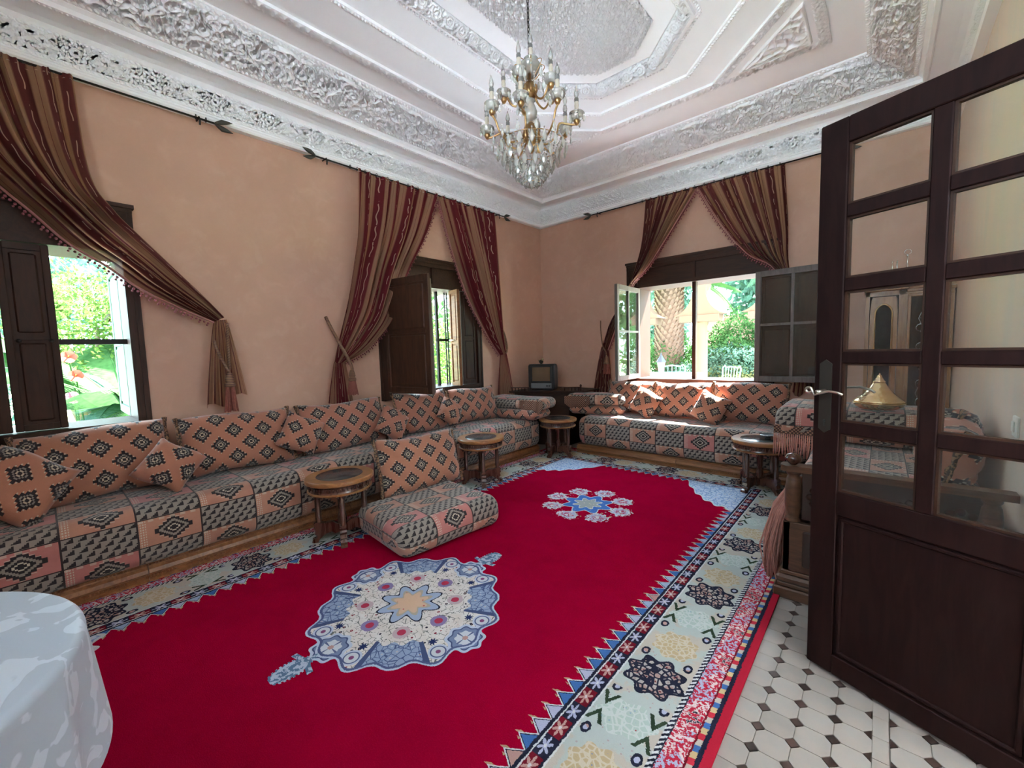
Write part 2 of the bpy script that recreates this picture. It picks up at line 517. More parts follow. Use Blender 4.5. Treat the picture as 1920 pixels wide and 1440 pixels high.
# ---- rug
def _rug():
    x, y, _ = xyz('Object')           # metres from the rug centre
    HX, HY = 1.405, 2.41
    nz = noise(combine(x, y, 0.0), scale=42, detail=2, rough=.6)
    nf = noise(combine(x, y, 7.0), scale=150, detail=2, rough=.7)
    jit = (nz-.5)*.008 + (nf-.5)*.012
    fz_ = (nf-.5)*.10
    au = abs(x); av = vmax(y, -y - .5)
    dx = HX - au + jit; dy = HY - av + jit
    d = vmin(dx, dy)
    side = (dx < dy)                  # 1 on long sides
    s = side*y + (1.0-side)*x         # run along the border
    big = noise(combine(x, y, 0.0), scale=5.0, detail=4, rough=.6)
    pile = noise(combine(x, y, 0.0), scale=240, detail=2, rough=.7)
    red = mix(sstep(.35, .7, big)*.55, (.275,.0008,.022), (.22,.0008,.017))
    red = mix((pile > .56)*.25, red, (.40,.012,.045))
    navy = (.018,.020,.038); cream = (.43,.385,.33); white = (.52,.53,.54); sky = (.28,.36,.50); blue = (.05,.13,.33)
    wine = (.14,.008,.018); pinkc = (.42,.25,.22); tan = (.38,.27,.155); green = (.33,.42,.36); lil = (.36,.37,.50)
    P2 = combine(x, y, 0.0)
    # --- saw-tooth edge of the red field
    tp = .0715
    tt = abs(fract(s/tp)-.5)*2.0      # 0 at tip,1 at valley
    ti = floor(s/tp)
    th = wnoise(combine(ti, side, 1.0))
    tip = .520 - tt*.055
    toothc = mix(th > .62, mix(th > .3, sky, lil), mix(th > .85, blue, pinkc))
    toothc = mix(mod(ti, 3.0) < .5, toothc, blue)
    c = red
    fl = (d < tip + .014)*(fract(s/tp*3.0) > .45)*(tt < .55)*(d > .50)
    c = mix(fl, c, tan)
    c = mix(d < tip, c, white)
    c = mix(d < tip-.008, c, navy)
    c = mix(d < tip-.014, c, toothc)
    # --- corner spandrels
    k = (.93 - au)/.5
    g = 1.40 + .52*k*abs(k)
    st = floor(au*16)/16
    gj = g + sin(au*60)*.02
    spn = (av > gj)*(au < .95)*(d > .45)
    sp_v = voronoi(P2, 30.0, 'DISTANCE_TO_EDGE') + fz_
    sp_c = voronoi(P2, 30.0, 'F1') + fz_
    spc = mix(sp_v < .085, mix(sp_c < .22, (.46,.54,.66), white), (.22,.31,.50))
    spc = mix(sp_c < .08, spc, (.12,.16,.30))
    c = mix(spn, c, spc)
    c = mix(spn*((av-gj) < .018), c, white)
    # --- border rings
    c = mix(d < .460, c, navy)
    c = mix(d < .448, c, white)
    bp = .0815
    bi = floor(s/bp); bl = fract(s/bp)
    isred = mod(bi, 2.0) < .5
    bx = (d-.420)/.05; by = bl-.5
    rr = sqrt(bx*bx+by*by); an = atan2(bx, by)
    flo = rr < (.30 + .16*cos(an*6))
    bc = mix(isred, mix(flo, navy, lil), mix(flo, wine, pinkc))
    bc = mix(rr < .09, bc, white)
    c = mix(d < .443, c, bc)
    c = mix(d < .396, c, navy)
    c = mix(d < .388, c, white)
    # --- wide cream band with flowers, period .68
    p3 = .68
    q = fract((s - 1.676 + 1.99 + .34)/p3)*p3 - .34          # 0 at yellow rosette
    dm = d - .267
    v1 = voronoi(P2, 44.0, 'DISTANCE_TO_EDGE') + fz_; vc = voronoi(P2, 44.0, 'F1') + fz_
    warp = noise(combine(x, y, 4.0), scale=16, detail=2)
    m = mix(sstep(-.05, .05, (big-.5)*1.6), cream, (.38,.42,.40))
    m = mix((vc < .16)*(nz > .5), m, mix(warp, (.30,.33,.36), pinkc))
    def ell(q0, rx, ry):
        a = (q-q0)/ry; b = dm/rx
        return sqrt(a*a+b*b), atan2(b, a)
    e, ea = ell(0.0, .085, .085)
    e = e + sin(ea*8)*.10
    yl = mix(v1 < .10, (.42,.33,.20), (.50,.44,.34))
    yl = mix(vc < .10, yl, mix(warp > .55, (.14,.20,.36), (.36,.24,.12)))
    m = mix(e < 1.0, m, yl)
    e, ea = ell(.225, .095, .075)
    e = e + sin(ea*6)*.14
    gl = mix(v1 < .10, (.36,.43,.39), (.46,.50,.48))
    gl = mix(vc < .13, gl, mix(warp > .50, (.22,.31,.40), (.30,.05,.06)))
    m = mix(e < 1.0, m, gl)
    # dark angular sprigs beside the green flower
    sp = abs(abs(dm)-.085); sq = abs(q-.225)
    m = mix((abs(sp - sq*.5 + .012) < .007)*(sq < .075)*(sp < .04), m, (.03,.05,.03))
    for qa in (-.215, .465):
        e, ea = ell(qa, .10, .095)
        e = e + sin(ea*8)*.13
        dk = mix(v1 < .13, mix(warp > .5, (.36,.24,.21), (.38,.34,.31)), navy)
        dk = mix(vc < .16, dk, mix(warp > .48, wine, (.30,.22,.20)))
        m = mix(e < 1.0, m, dk)
        m = mix(band(e, .93, 1.06), m, navy)
    for qa, da in ((.115,.09),(-.10,.085),(.115,-.09),(-.10,-.085),(.335,.088),(.335,-.088)):
        a = (q-qa)/.024; b = (dm-da)/.017
        e = sqrt(a*a+b*b)
        m = mix(e < 1.0, m, navy); m = mix(e < .5, m, mix(warp > .5, lil, pinkc))
    c = mix(d < .382, c, m)
    rope = fract(s/.022 + d*45) > .5
    c = mix(d < .152, c, mix(rope, white, navy))
    c = mix(d < .136, c, navy)
    # --- red and white feathered band
    fz = noise(combine(x*2.2 + y*.9, y*2.2 - x*.9, 0.0), scale=30, detail=2, rough=.7)
    fz2 = noise(P2, scale=9, detail=1)
    fb = mix(sstep(.47, .54, fz), (.40,.02,.045), mix(fz2 > .54, (.60,.50,.50), (.36,.38,.52)))
    fb = mix((fz2 < .40)*(fz > .56), fb, navy)
    c = mix(d < .132, c, fb)
    c = mix(d < .066, c, wine)
    sl = mod(floor(s/.026 + d*9), 4.0)
    stc = mix(sl < .5, cream, blue); stc = mix(band(sl, 1.5, 2.5), stc, (.45,.03,.05)); stc = mix(band(sl, 2.5, 3.5), stc, (.50,.38,.20))
    c = mix(d < .060, c, stc)
    c = mix(d < .042, c, navy)
    c = mix(d < .028, c, (.36,.015,.035))
    # --- big medallion
    def polar(cx, cy):
        X = x - cx; Y = y - cy
        return sqrt(X*X+Y*Y), atan2(Y, X), X, Y
    r, an, X, Y = polar(0.0, -.84)
    r = r + jit*.8
    fold = abs(fract(an/(PI/2))-.5)*2.0       # 1 on axes, 0 on diagonals
    lob = abs(cos(an*8))                       # small lobes
    bound = .395 + .055*abs(cos(an*2.0)) + .02*cos(an*16) + .035*abs(sin(an*2.0))
    inb = r < bound
    med = mix(sstep(.3, .7, warp), (.58,.52,.47), (.64,.60,.57))
    vq = voronoi(P2, 33.0, 'F1') + fz_; ve = voronoi(P2, 33.0, 'DISTANCE_TO_EDGE') + fz_
    vcol = wnoise(combine(floor(x*24), floor(y*24), 5.0))
    med = mix((vq < .24)*(vcol > .55), med, mix(vcol > .8, (.22,.03,.05), navy))
    med = mix((ve < .035)*(nz > .48), med, (.12,.13,.12))
    med = mix(vq < .09, med, pinkc)
    # eight-petal star in the middle
    ps = .128 + .030*cos(an*8+PI)
    med = mix(r < ps+.010, med, navy)
    med = mix(r < ps, med, (.30,.36,.50))
    med = mix(r < ps*.72, med, (.38,.33,.26))
    med = mix(r < ps*.60, med, mix(vq < .15, (.58,.38,.26), (.42,.05,.05)))
    # ring of flowers
    rf = sqrt((r-.225)*(r-.225)*1.0 + (fract(an/(PI/4)+.5)-.5)*(fract(an/(PI/4)+.5)-.5)*.031)
    med = mix(rf < .040, med, mix(fold > .5, (.45,.34,.36), (.22,.17,.32)))
    med = mix(rf < .020, med, (.40,.04,.08))
    # outer blue frame: cartouches on the diagonals, round lobes on the axes
    fr_in = .300 + .012*sin(an*24)
    dg = abs(sin(an*2.0))
    frame_c = mix(vq < .20, (.25,.31,.44), (.40,.45,.54))
    frame_c = mix(ve < .05, frame_c, (.07,.10,.20))
    frame_c = mix((vq < .10), frame_c, pinkc)
    med = mix((dg > .80)*(r > fr_in), med, frame_c)
    med = mix(band(abs(dg-.80), -1.0, .035)*(r > fr_in), med, (.06,.08,.17))
    for kx, ky in ((1,0),(-1,0),(0,1),(0,-1)):
        a = X - kx*.41; b = Y - ky*.41
        e = sqrt(a*a+b*b); ea = atan2(b, a)
        lb = .072 + .006*cos(ea*8)
        med_l = mix(e < lb*.62, (.16,.20,.32), mix(abs(sin(ea*2.0)) < .22, (.50,.52,.56), (.10,.12,.22)))
        med_l = mix(e < lb*.18, med_l, pinkc)
        inb = vmax(inb, e < lb+.014)
        med = mix(e < lb+.014, med, (.42,.47,.58))
        med = mix(e < lb, med, (.06,.08,.17))
        med = mix(e < lb*.9, med, med_l)
    for t in range(8):
        aa = PI/4*t + (.325 if t % 2 == 0 else -.325) + (0 if t % 2 == 0 else PI/4*0)
    for ax in range(4):
        for sg in (-1, 1):
            aa = ax*PI/2 + sg*.325
            a = X - math.cos(aa)*.405; b = Y - math.sin(aa)*.405
            e = sqrt(a*a+b*b)
            inb = vmax(inb, e < .044)
            med = mix(e < .044, med, (.42,.47,.58)); med = mix(e < .035, med, (.08,.10,.2)); med = mix(e < .029, med, (.50,.52,.55)); med = mix(e < .011, med, (.2,.06,.15))
            a = X - math.cos(aa)*.335; b = Y - math.sin(aa)*.335
            e = sqrt(a*a+b*b) + cos(atan2(b, a)*8)*.005
            med = mix(e < .017, med, (.02,.03,.10))
    edge = (bound - r)
    med = mix(band(edge, .010, .022), med, (.08,.10,.20))
    med = mix(band(edge, -1.0, .010)*(r < bound), med, (.42,.47,.58))
    c = mix(inb, c, med)
    # pendants on the long axis
    aY = abs(Y)
    pd = abs(X) < (.045*sqrt(vmax(0.0, 1.0 - ((aY-.575)/.085)*((aY-.575)/.085))) + (fract(aY*60) > .5)*.008)
    pd = pd*band(aY, .495, .655)
    stem = (abs(X) < .010)*band(aY, .46, .52)
    tw = (abs(abs(X)-.055) < .024)*(abs(aY-.515-abs(X)*.2) < .012)
    c = mix(vmax(vmax(pd, stem), tw), c, mix(nz > .5, (.38,.45,.55), (.10,.17,.26)))
    # --- small star medallion
    r, an, X, Y = polar(0.0, .865)
    r = r + jit
    fa = fract(an/(PI/4)+.5)-.5
    for rc, wd, cc in ((.285,.078,white),(.285,.060,lil),(.29,.036,(.36,.04,.09)),(.285,.020,white)):
        e = sqrt((r-rc)*(r-rc) + (fa*fa)*.052)
        e = e + (nz-.5)*.13
        c = mix(e < wd, c, cc)
    spr = (abs(r-.265) < .06)*(vq < .22)*(abs(fa) > .10)
    c = mix(spr, c, mix(nz > .5, (.48,.34,.14), pinkc))
    ps = .170 + .030*cos(an*8)
    c = mix(r < ps+.012, c, white)
    c = mix(r < ps, c, (.06,.15,.42))
    c = mix((r < ps)*(vq < .14), c, sky)
    ps2 = .092 + .022*cos(an*8)
    c = mix(r < ps2+.01, c, white)
    c = mix(r < ps2, c, mix(vq < .2, (.30,.32,.30), (.55,.50,.36)))
    return {'Base Color': c, 'Normal': bump(pile + big*3.0, .55, .006)}
material('rug_pile', _rug, rough=1.0, spec=.0)

# ---- floor
def _tile(): 
    r = objrand()
    n = noise(scale=16, detail=4, coord='Object')
    c = mix(r, (.235,.21,.19), (.29,.262,.24))
    c = mix(sstep(.35, .75, n)*.5, c, (.34,.265,.225))
    return {'Base Color': c, 'Roughness': n*.3+.26, 'Normal': bump(n, .12, .004)}
material('tile_cream', _tile, rough=.4)
material('tile_brown', lambda: {'Base Color': mix(objrand(), (.030,.020,.017), (.065,.035,.028))}, rough=.3)
material('grout', lambda: {'Base Color': mix(noise(scale=20, detail=3, coord='Object'), (.20,.17,.145), (.26,.22,.19))}, rough=.9)

# ---- curtain cloth: burgundy and tan stripes, partly see-through
def curtain_mat(name, tan, wine, alpha_tan, alpha_wine):
    global cur
    m = bpy.data.materials.new(name); m.use_nodes = True; cur = m.node_tree
    t = cur.nodes; t.remove(t['Principled BSDF'])
    u, v, _ = xyz('UV')
    sf = fract(u/.20)
    stripe = sstep(.0, .10, sf)*(1.0 - sstep(.52, .62, sf))
    thin = band(fract(u/.05+.13), .40, .47)*(1.0-stripe)
    n = noise(combine(u*3, v*.4, 0.0), scale=7, detail=3)
    wv = abs(fract(u/.20)-.30 - .03*sin(v*46) - .02*sin(v*17+u*9)) < .022
    wv = wv*(noise(combine(u*2.0, v*3.0, 2.0), scale=2.5) > .47)
    c = mix(stripe, tan, wine)
    c = mix(thin, c, (wine[0]*1.6, wine[1]*1.6, wine[2]*1.6))
    c = mix(n*.5, c, mul_col(c, (.6,.55,.55)))
    c = mix(wv, c, (.62,.42,.34))
    df = t.new('ShaderNodeBsdfDiffuse'); cur.links.new(c.s, df.inputs[0])
    tl = t.new('ShaderNodeBsdfTranslucent'); cur.links.new(c.s, tl.inputs[0])
    tp = t.new('ShaderNodeBsdfTransparent'); 
    tpc = mix(.35, c, (1,1,1)); cur.links.new(tpc.s, tp.inputs[0])
    m1 = t.new('ShaderNodeMixShader'); m1.inputs[0].default_value = .42
    cur.links.new(df.outputs[0], m1.inputs[1]); cur.links.new(tl.outputs[0], m1.inputs[2])
    m2 = t.new('ShaderNodeMixShader')
    al = stripe*(alpha_wine-alpha_tan) + alpha_tan
    al = vmax(al, wv*.9)
    cur.links.new(al.s, m2.inputs[0]); cur.links.new(tp.outputs[0], m2.inputs[1]); cur.links.new(m1.outputs[0], m2.inputs[2])
    cur.links.new(m2.outputs[0], t['Material Output'].inputs[0])
    MATS[name] = m
curtain_mat('curtain_wine', (.62,.37,.245), (.20,.032,.042), .66, .84)
curtain_mat('curtain_brown', (.60,.375,.235), (.17,.050,.050), .70, .86)
material('curtain_hem', col=(.34,.15,.13), rough=.8)
material('bead_trim', col=(.26,.07,.085), rough=.6)
material('rope_cord', lambda: {'Base Color': mix(sin(xyz('UV')[1]*520 + xyz('UV')[0]*6.283*2) > 0.0, (.09,.032,.028), (.27,.165,.085))}, rough=.7)
material('tassel_red', lambda: {'Base Color': mix(noise(scale=60, detail=2, coord='Object'), (.17,.04,.035), (.34,.12,.08))}, rough=.8)

# ---- white damask cloth
def _cloth():
    x, y, z = xyz('UV')
    n = noise(combine(x, y, 0.0), scale=10, detail=2.0, dist=1.6)
    fl = sstep(.54, .57, n)
    c = mix(fl, (.37,.43,.50), (.50,.57,.645))
    return {'Base Color': c, 'Roughness': .58 - fl*.22, 'Normal': bump(fl, .10, .003)}
material('damask_white', _cloth, rough=.5, **{'Sheen Weight': .2})

# ---- outdoors
def foliage(name, a, b, trans=.35):
    global cur
    m = bpy.data.materials.new(name); m.use_nodes = True; cur = m.node_tree
    t = cur.nodes; t.remove(t['Principled BSDF'])
    n = noise(scale=3.0, detail=3, coord='Object')
    n2 = noise(scale=19, detail=1, coord='Object')
    c = mix(sstep(.3, .7, n*.6+n2*.4), a, b)
    df = t.new('ShaderNodeBsdfDiffuse'); cur.links.new(c.s, df.inputs[0])
    tl = t.new('ShaderNodeBsdfTranslucent'); cur.links.new(c.s, tl.inputs[0])
    m1 = t.new('ShaderNodeMixShader'); m1.inputs[0].default_value = trans
    cur.links.new(df.outputs[0], m1.inputs[1]); cur.links.new(tl.outputs[0], m1.inputs[2])
    cur.links.new(m1.outputs[0], t['Material Output'].inputs[0])
    MATS[name] = m
foliage('leaf_green', (.026,.075,.024), (.060,.135,.045))
foliage('leaf_cool', (.040,.098,.068), (.085,.165,.125))
foliage('leaf_lime', (.048,.105,.020), (.095,.165,.04))
foliage('leaf_olive', (.045,.068,.026), (.10,.115,.05))
foliage('leaf_yellow', (.28,.22,.03), (.38,.31,.06))
foliage('petal_red', (.36,.06,.04), (.42,.11,.08))
foliage('petal_pink', (.40,.13,.2), (.45,.2,.26))
material('palm_bark', lambda: {'Base Color': mix(noise(scale=9, detail=4, coord='Object'), (.075,.050,.034), (.17,.125,.09))}, rough=.9)
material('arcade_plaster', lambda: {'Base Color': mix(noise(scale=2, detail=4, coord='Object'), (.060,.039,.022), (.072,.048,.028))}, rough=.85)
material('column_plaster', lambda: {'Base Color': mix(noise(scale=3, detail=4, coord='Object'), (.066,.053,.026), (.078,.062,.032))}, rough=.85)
material('house_pink', col=(.16,.08,.074), rough=.9)
material('turquoise_iron', col=(.07,.18,.17), rough=.5)
material('garden_ground', lambda: {'Base Color': mix(noise(scale=1.2, detail=4, coord='Object'), (.20,.30,.10), (.34,.36,.20))}, rough=.95)
material('paving', col=(.50,.55,.60), rough=.9)
material('pale_stone', col=(.70,.76,.81), rough=.85)
material('lamp_blue', col=(.035,.05,.075), rough=.5)
material('milk_glass', col=(.20,.22,.24), rough=.3)
material('parasol_cloth', col=(.16,.115,.075), rough=.9)
material('shutter_green', col=(.055,.13,.075), rough=.6)

# ================================================================== room shell
WT = .35
def TL(s, n, z): return (XL + n, s, z)
def TB(s, n, z): return (s, YB - n, z)
def lbox(mb, T, s0, s1, n0, n1, z0, z1):
    a = T(s0, n0, z0); b = T(s1, n1, z1)
    return mb.box(a[0], b[0], a[1], b[1], a[2], b[2])
ZTOP = 3.75
def wall_with_holes(name, T, a, b, holes, mat, label, extra=None):
    mb = MB()
    edges = sorted([h[0] for h in holes] + [h[1] for h in holes])
    cuts = [a] + edges + [b]
    for i in range(len(cuts)-1):
        s0, s1 = cuts[i], cuts[i+1]
        hole = [h for h in holes if abs(h[0]-s0) < 1e-6 and abs(h[1]-s1) < 1e-6]
        if hole:
            h = hole[0]
            if h[2] > 0: lbox(mb, T, s0, s1, 0, -WT, 0, h[2])
            lbox(mb, T, s0, s1, 0, -WT, h[3], ZTOP)
        else:
            lbox(mb, T, s0, s1, 0, -WT, 0, ZTOP)
    o = obj(name, mb, MATS[mat])
    return struct(o, label, 'wall')
W1 = (-.95, .46); W2 = (2.31, 3.69); W3 = (-2.40, -.85)
WZ = (.825, 2.27)
wall_with_holes('wall_left', TL, YF-WT, YB+WT, [(W1[0],W1[1],*WZ), (W2[0],W2[1],*WZ)], 'wall_plaster', 'pink plaster wall with two curtained windows')
wall_with_holes('wall_back', TB, XL, XR+WT, [(W3[0],W3[1],*WZ)], 'wall_plaster', 'pink plaster wall with one wide open window')
def TR(s, n, z): return (XR - n, s, z)
def TF(s, n, z): return (s, YF + n, z)
wall_with_holes('wall_right', TR, YF-WT, YB, [(1.00,1.69,0,2.06)], 'wall_plaster_right', 'pale streaked plaster wall seen behind the open door')
wall_with_holes('wall_front', TF, XL, XR, [(-1.30,.36,2.12,2.97)], 'wall_plaster', 'plaster wall behind the viewer with an added high opening for light')  # unseen high opening added to bring more daylight into the room
# floor with joints, and tiles as pieces
mb = MB(); mb.box(XL-WT, XR+WT, YF-WT, YB+WT, -.12, -.004)
floor_o = struct(obj('floor', mb, MATS['grout']), 'pale octagonal tile floor with small brown insets', 'floor')
PT = .0955
def oct_poly(h, c):
    return [(-h+c,-h),(h-c,-h),(h,-h+c),(h,h-c),(h-c,h),(-h+c,h),(-h,h-c),(-h,-h+c)]
c_ = .021
_mt = MB(); _mt.prism(oct_poly(PT/2-.0012, c_), -.004, 0.0); tile_me = _mt.mesh('tile', MATS['tile_cream'])
_md = MB(); q_ = c_-.0022; _md.prism([(-q_,0),(0,-q_),(q_,0),(0,q_)], -.004, .0003); dot_me = _md.mesh('tile_inset', MATS['tile_brown'])
_mh = MB(); _mh.prism([(-q_,0),(0,-q_),(0,q_)], -.004, .0003); doth_me = _mh.mesh('tile_inset', MATS['tile_brown'])
X0, Y0 = -.270, 1.773
for i in range(-2, 3):
    for j in range(-8, 10):
        x = X0 + PT*i; y = Y0 + PT*j
        if x + PT/2 < .02:
            t = obj('tile', tile_me, None, floor_o, (x+PT/2, y+PT/2, 0))
        obj('tile_inset', dot_me, None, floor_o, (x, y, 0))
for j in range(-8, 10):
    y = Y0 + PT*j
    obj('tile_inset', doth_me, None, floor_o, (.0135, y, 0))
    mbs = MB(); mbs.box(.0165, .0555, y+.001, y+PT-.001, -.004, 0.0)
    obj('tile_strip', mbs, MATS['tile_cream'], floor_o)
    o = obj('tile_inset', doth_me, None, floor_o, (.0585, y, 0), (0,0,PI))
    for i in range(4):
        obj('tile', tile_me, None, floor_o, (.0585+PT*(i+.5), y+PT/2, 0))
        if i: obj('tile_inset', dot_me, None, floor_o, (.0585+PT*i, y, 0))
# roof slab that closes the room from above
mb = MB(); mb.box(XL-WT, XR+WT, YF-WT, YB+WT, 3.75, 3.95)
struct(obj('roof', mb, MATS['white_stucco']), 'flat roof slab above the plaster ceiling', 'roof')

# ================================================================== carved plaster ceiling
WHITE = MATS['white_stucco']
def waves(seed, wl, n=9):
    rs = np.random.RandomState(seed)
    a = rs.rand(n)*2*PI; k = 2*PI/(wl*(.75+.6*rs.rand(n))); p = rs.rand(n)*2*PI
    def f(s, t):
        r = 0
        for i in range(n):
            r = r + np.cos(k[i]*(np.cos(a[i])*s + np.sin(a[i])*t) + p[i])
        return r/math.sqrt(n/2)
    return f
def ridge(f, w): return np.exp(-(f/w)**2)
_F1, _F2, _F3 = waves(3, .13), waves(11, .10), waves(5, .06)
def arab(s, t, P=.52, sc=1.0, sharpw=.20):
    m = np.abs(np.mod(s/P, 2) - 1)*P
    F = _F1(m*sc, t*sc); G = _F2(m*sc+.3, t*sc)
    h = np.maximum(ridge(F, sharpw), ridge(G, sharpw)*.9)
    h = np.maximum(h, ridge(_F3(m*sc, t*sc), .16)*.62)
    h = np.maximum(h, ridge(F-1.1, .25)*.8)
    return h
def relief(name, corners, n, hfun, res, amp, parent, s_off=0.0, t_len=None, edge=True):
    """bilinear patch (a0,b0 | a1,b1): a = first long edge ends, b = second long edge ends"""
    a0, a1, b0, b1 = [np.array(p, float) for p in corners]
    n = np.array(n, float); n /= np.linalg.norm(n)
    L = max(np.linalg.norm(a1-a0), np.linalg.norm(b1-b0)); Wd = np.linalg.norm((b0+b1)/2-(a0+a1)/2)
    ns = max(2, int(L/res)); nt = max(2, int(Wd/res))
    u = np.linspace(0, 1, ns)[:, None, None]; v = np.linspace(0, 1, nt)[None, :, None]
    P = (a0*(1-u)+a1*u)*(1-v) + (b0*(1-u)+b1*u)*v
    d = (a1-a0)/np.linalg.norm(a1-a0)
    s = (P - a0) @ d + s_off
    t = np.broadcast_to(np.linspace(0, Wd, nt)[None, :], s.shape)
    h = np.clip((hfun(s, t)-.28)*2.3, 0, 1)
    if edge:
        fz = np.clip(np.minimum(t, Wd-t)/(res*2), 0, 1); h = h*fz
    P = P + n*(h*amp)[..., None]
    mb = MB(); mb.grid(P)
    return obj(name, mb, WHITE, parent, smooth=True)
_bead = MB().ball((0,0,0), 1.0, 6, 4)
_bv = np.array(_bead.v); _bf = _bead.f
def rope(name, pts, r, pitch, parent, nrm, slant=.6, closed=False, squash=.7):
    pts = [np.array(p, float) for p in pts]
    if closed: pts = pts + [pts[0]]
    mb = MB(); nrm = np.array(nrm, float); nrm /= np.linalg.norm(nrm)
    for a, b in zip(pts[:-1], pts[1:]):
        L = np.linalg.norm(b-a); n = max(1, int(L/pitch)); d = (b-a)/L; w = np.cross(nrm, d)
        ax = d*math.cos(slant) + w*math.sin(slant); ay = -d*math.sin(slant) + w*math.cos(slant)
        for i in range(n):
            c = a + d*L*(i+.5)/n
            V = c + np.outer(_bv[:,0]*r*1.25, ay) + np.outer(_bv[:,1]*pitch*.36, ax) + np.outer(_bv[:,2]*r*squash, nrm)
            mb.add(V.tolist(), _bf)
    return obj(name, mb, WHITE, parent, smooth=True, kind='stuff')
def rect_loop(d, z): return [(XL+d, YF+d, z), (XL+d, YB-d, z), (XR-d, YB-d, z), (XR-d, YF+d, z)]
def ring_mesh(mb, A, B):
    n = len(A); mb.add(list(A)+list(B), [(i, (i+1) % n, n+(i+1) % n, n+i) for i in range(n)])
def oct_loop(hx, hy, c, z):
    return [(XC-hx, YC-hy+c, z), (XC-hx, YC+hy-c, z), (XC-hx+c, YC+hy, z), (XC+hx-c, YC+hy, z), (XC+hx, YC+hy-c, z), (XC+hx, YC-hy+c, z), (XC+hx-c, YC-hy, z), (XC-hx+c, YC-hy, z)]

# ---- cornice on the wall
prof = [(0,3.010),(.050,3.010),(.060,3.022),(.060,3.036),(.048,3.044),(.048,3.050),(.052,3.056),(.040,3.066),(.036,3.076),(.036,3.238),(.046,3.246),(.062,3.262),(.10,3.271),(.205,3.277),(.215,3.268),(.238,3.270),(.242,3.296),(.262,3.312),(.262,3.316),(.30,3.332)]
mb = MB()
for (d0,z0),(d1,z1) in zip(prof[:-1], prof[1:]): ring_mesh(mb, rect_loop(d0,z0), rect_loop(d1,z1))
cornice = struct(obj('trim_1', mb, WHITE), 'white plaster cornice with carved frieze under the ceiling', 'cornice')
def fr1(s, t):
    P = .36; m = np.mod(s, P)-P/2; tt = t-.07
    r = np.sqrt(m**2+tt**2); an = np.arctan2(tt, m)
    h = np.maximum(ridge(r-.045-.008*np.cos(an*8), .006), ridge(r-.02, .006))
    m2 = np.mod(s+P/2, P)-P/2
    h = np.maximum(h, ridge(np.abs(m2)*.6-np.abs(tt), .006)*(np.abs(m2) < .10))
    h = np.maximum(h, ridge(np.abs(m2)+np.abs(tt)*1.3-.08, .006))
    out = (r > .06)
    return np.maximum(h, arab(s, t, .18, 2.2, .22)*.75*out)
zf0, zf1 = 3.092, 3.226
relief('frieze', [(XL+.036,YF,zf0),(XL+.036,YB-.036,zf0),(XL+.036,YF,zf1),(XL+.036,YB-.036,zf1)], (1,0,0), fr1, .0050, .022, cornice)
relief('frieze', [(XL+.036,YB-.036,zf0),(XR-.036,YB-.036,zf0),(XL+.036,YB-.036,zf1),(XR-.036,YB-.036,zf1)], (0,-1,0), fr1, .0050, .022, cornice)
relief('frieze', [(XR-.036,YB-.036,zf0),(XR-.036,1.0,zf0),(XR-.036,YB-.036,zf1),(XR-.036,1.0,zf1)], (-1,0,0), fr1, .008, .020, cornice)
for zz in (3.082, 3.234):
    for a, b, nn in (((XL+.036,YF,zz),(XL+.036,YB-.036,zz),(1,0,0)), ((XL+.036,YB-.036,zz),(XR-.036,YB-.036,zz),(0,-1,0))):
        rope('rope_moulding', [a, b], .011, .030, cornice, nn, slant=1.0)
rope('bead_moulding', [(XL+.222,YF,3.268),(XL+.222,YB-.222,3.268),(XR-.222,YB-.222,3.268)], .007, .022, cornice, (0,0,-1), slant=0.3)

# ---- ceiling proper
mb = MB()
ring_mesh(mb, rect_loop(.30,3.332), rect_loop(.54,3.462))
ring_mesh(mb, rect_loop(.54,3.462), rect_loop(.575,3.474))
ring_mesh(mb, rect_loop(.575,3.474), rect_loop(.575,3.486))
E5 = [(XC-1.345,YC-1.92,3.486),(XC-1.345,YC+1.92,3.486),(XC+1.345,YC+1.92,3.486),(XC+1.345,YC-1.92,3.486)]
ring_mesh(mb, rect_loop(.575,3.486), E5)
E5b = [(p[0],p[1],3.472) for p in E5]
ring_mesh(mb, E5, E5b)
O4 = oct_loop(1.27,1.84,.735,3.472)
# flat between rectangle and octagon
mb.add(E5b+O4, [(0,1,5,4),(1,6,5),(1,2,7,6),(2,8,7),(2,3,9,8),(3,10,9),(3,0,11,10),(0,4,11)])
O4u = oct_loop(1.27,1.84,.735,3.494); ring_mesh(mb, O4, O4u)
O3 = oct_loop(.95,1.60,.55,3.494); ring_mesh(mb, O4u, O3)
O3u = oct_loop(.95,1.60,.55,3.514); ring_mesh(mb, O3, O3u)
O2 = oct_loop(.675,1.375,.395,3.514); ring_mesh(mb, O3u, O2)
O2b = oct_loop(.668,1.365,.39,3.494); ring_mesh(mb, O2, O2b)
O2c = oct_loop(.655,1.352,.385,3.494); ring_mesh(mb, O2b, O2c)
O1 = oct_loop(.583,1.254,.335,3.565); ring_mesh(mb, O2c, O1)
O1b = oct_loop(.570,1.240,.33,3.553); ring_mesh(mb, O1, O1b)
O0 = oct_loop(.413,1.143,.245,3.553); ring_mesh(mb, O1b, O0)
O0u = oct_loop(.410,1.140,.245,3.560); ring_mesh(mb, O0, O0u)
mb.add(O0u, [tuple(range(8))])
ceiling = struct(obj('ceiling', mb, WHITE), 'white carved plaster ceiling with a stepped octagon', 'ceiling')
nL = (1.0,0,-1.85)
f2 = lambda s, t: arab(s, t, .56)
a_, b_ = rect_loop(.30,3.332), rect_loop(.54,3.462)
relief('carved_frieze', [a_[0],a_[1],b_[0],b_[1]], (1,0,-1.85), f2, .0046, .030, ceiling)
relief('carved_frieze', [a_[1],a_[2],b_[1],b_[2]], (0,-1,-1.85), f2, .0046, .030, ceiling)
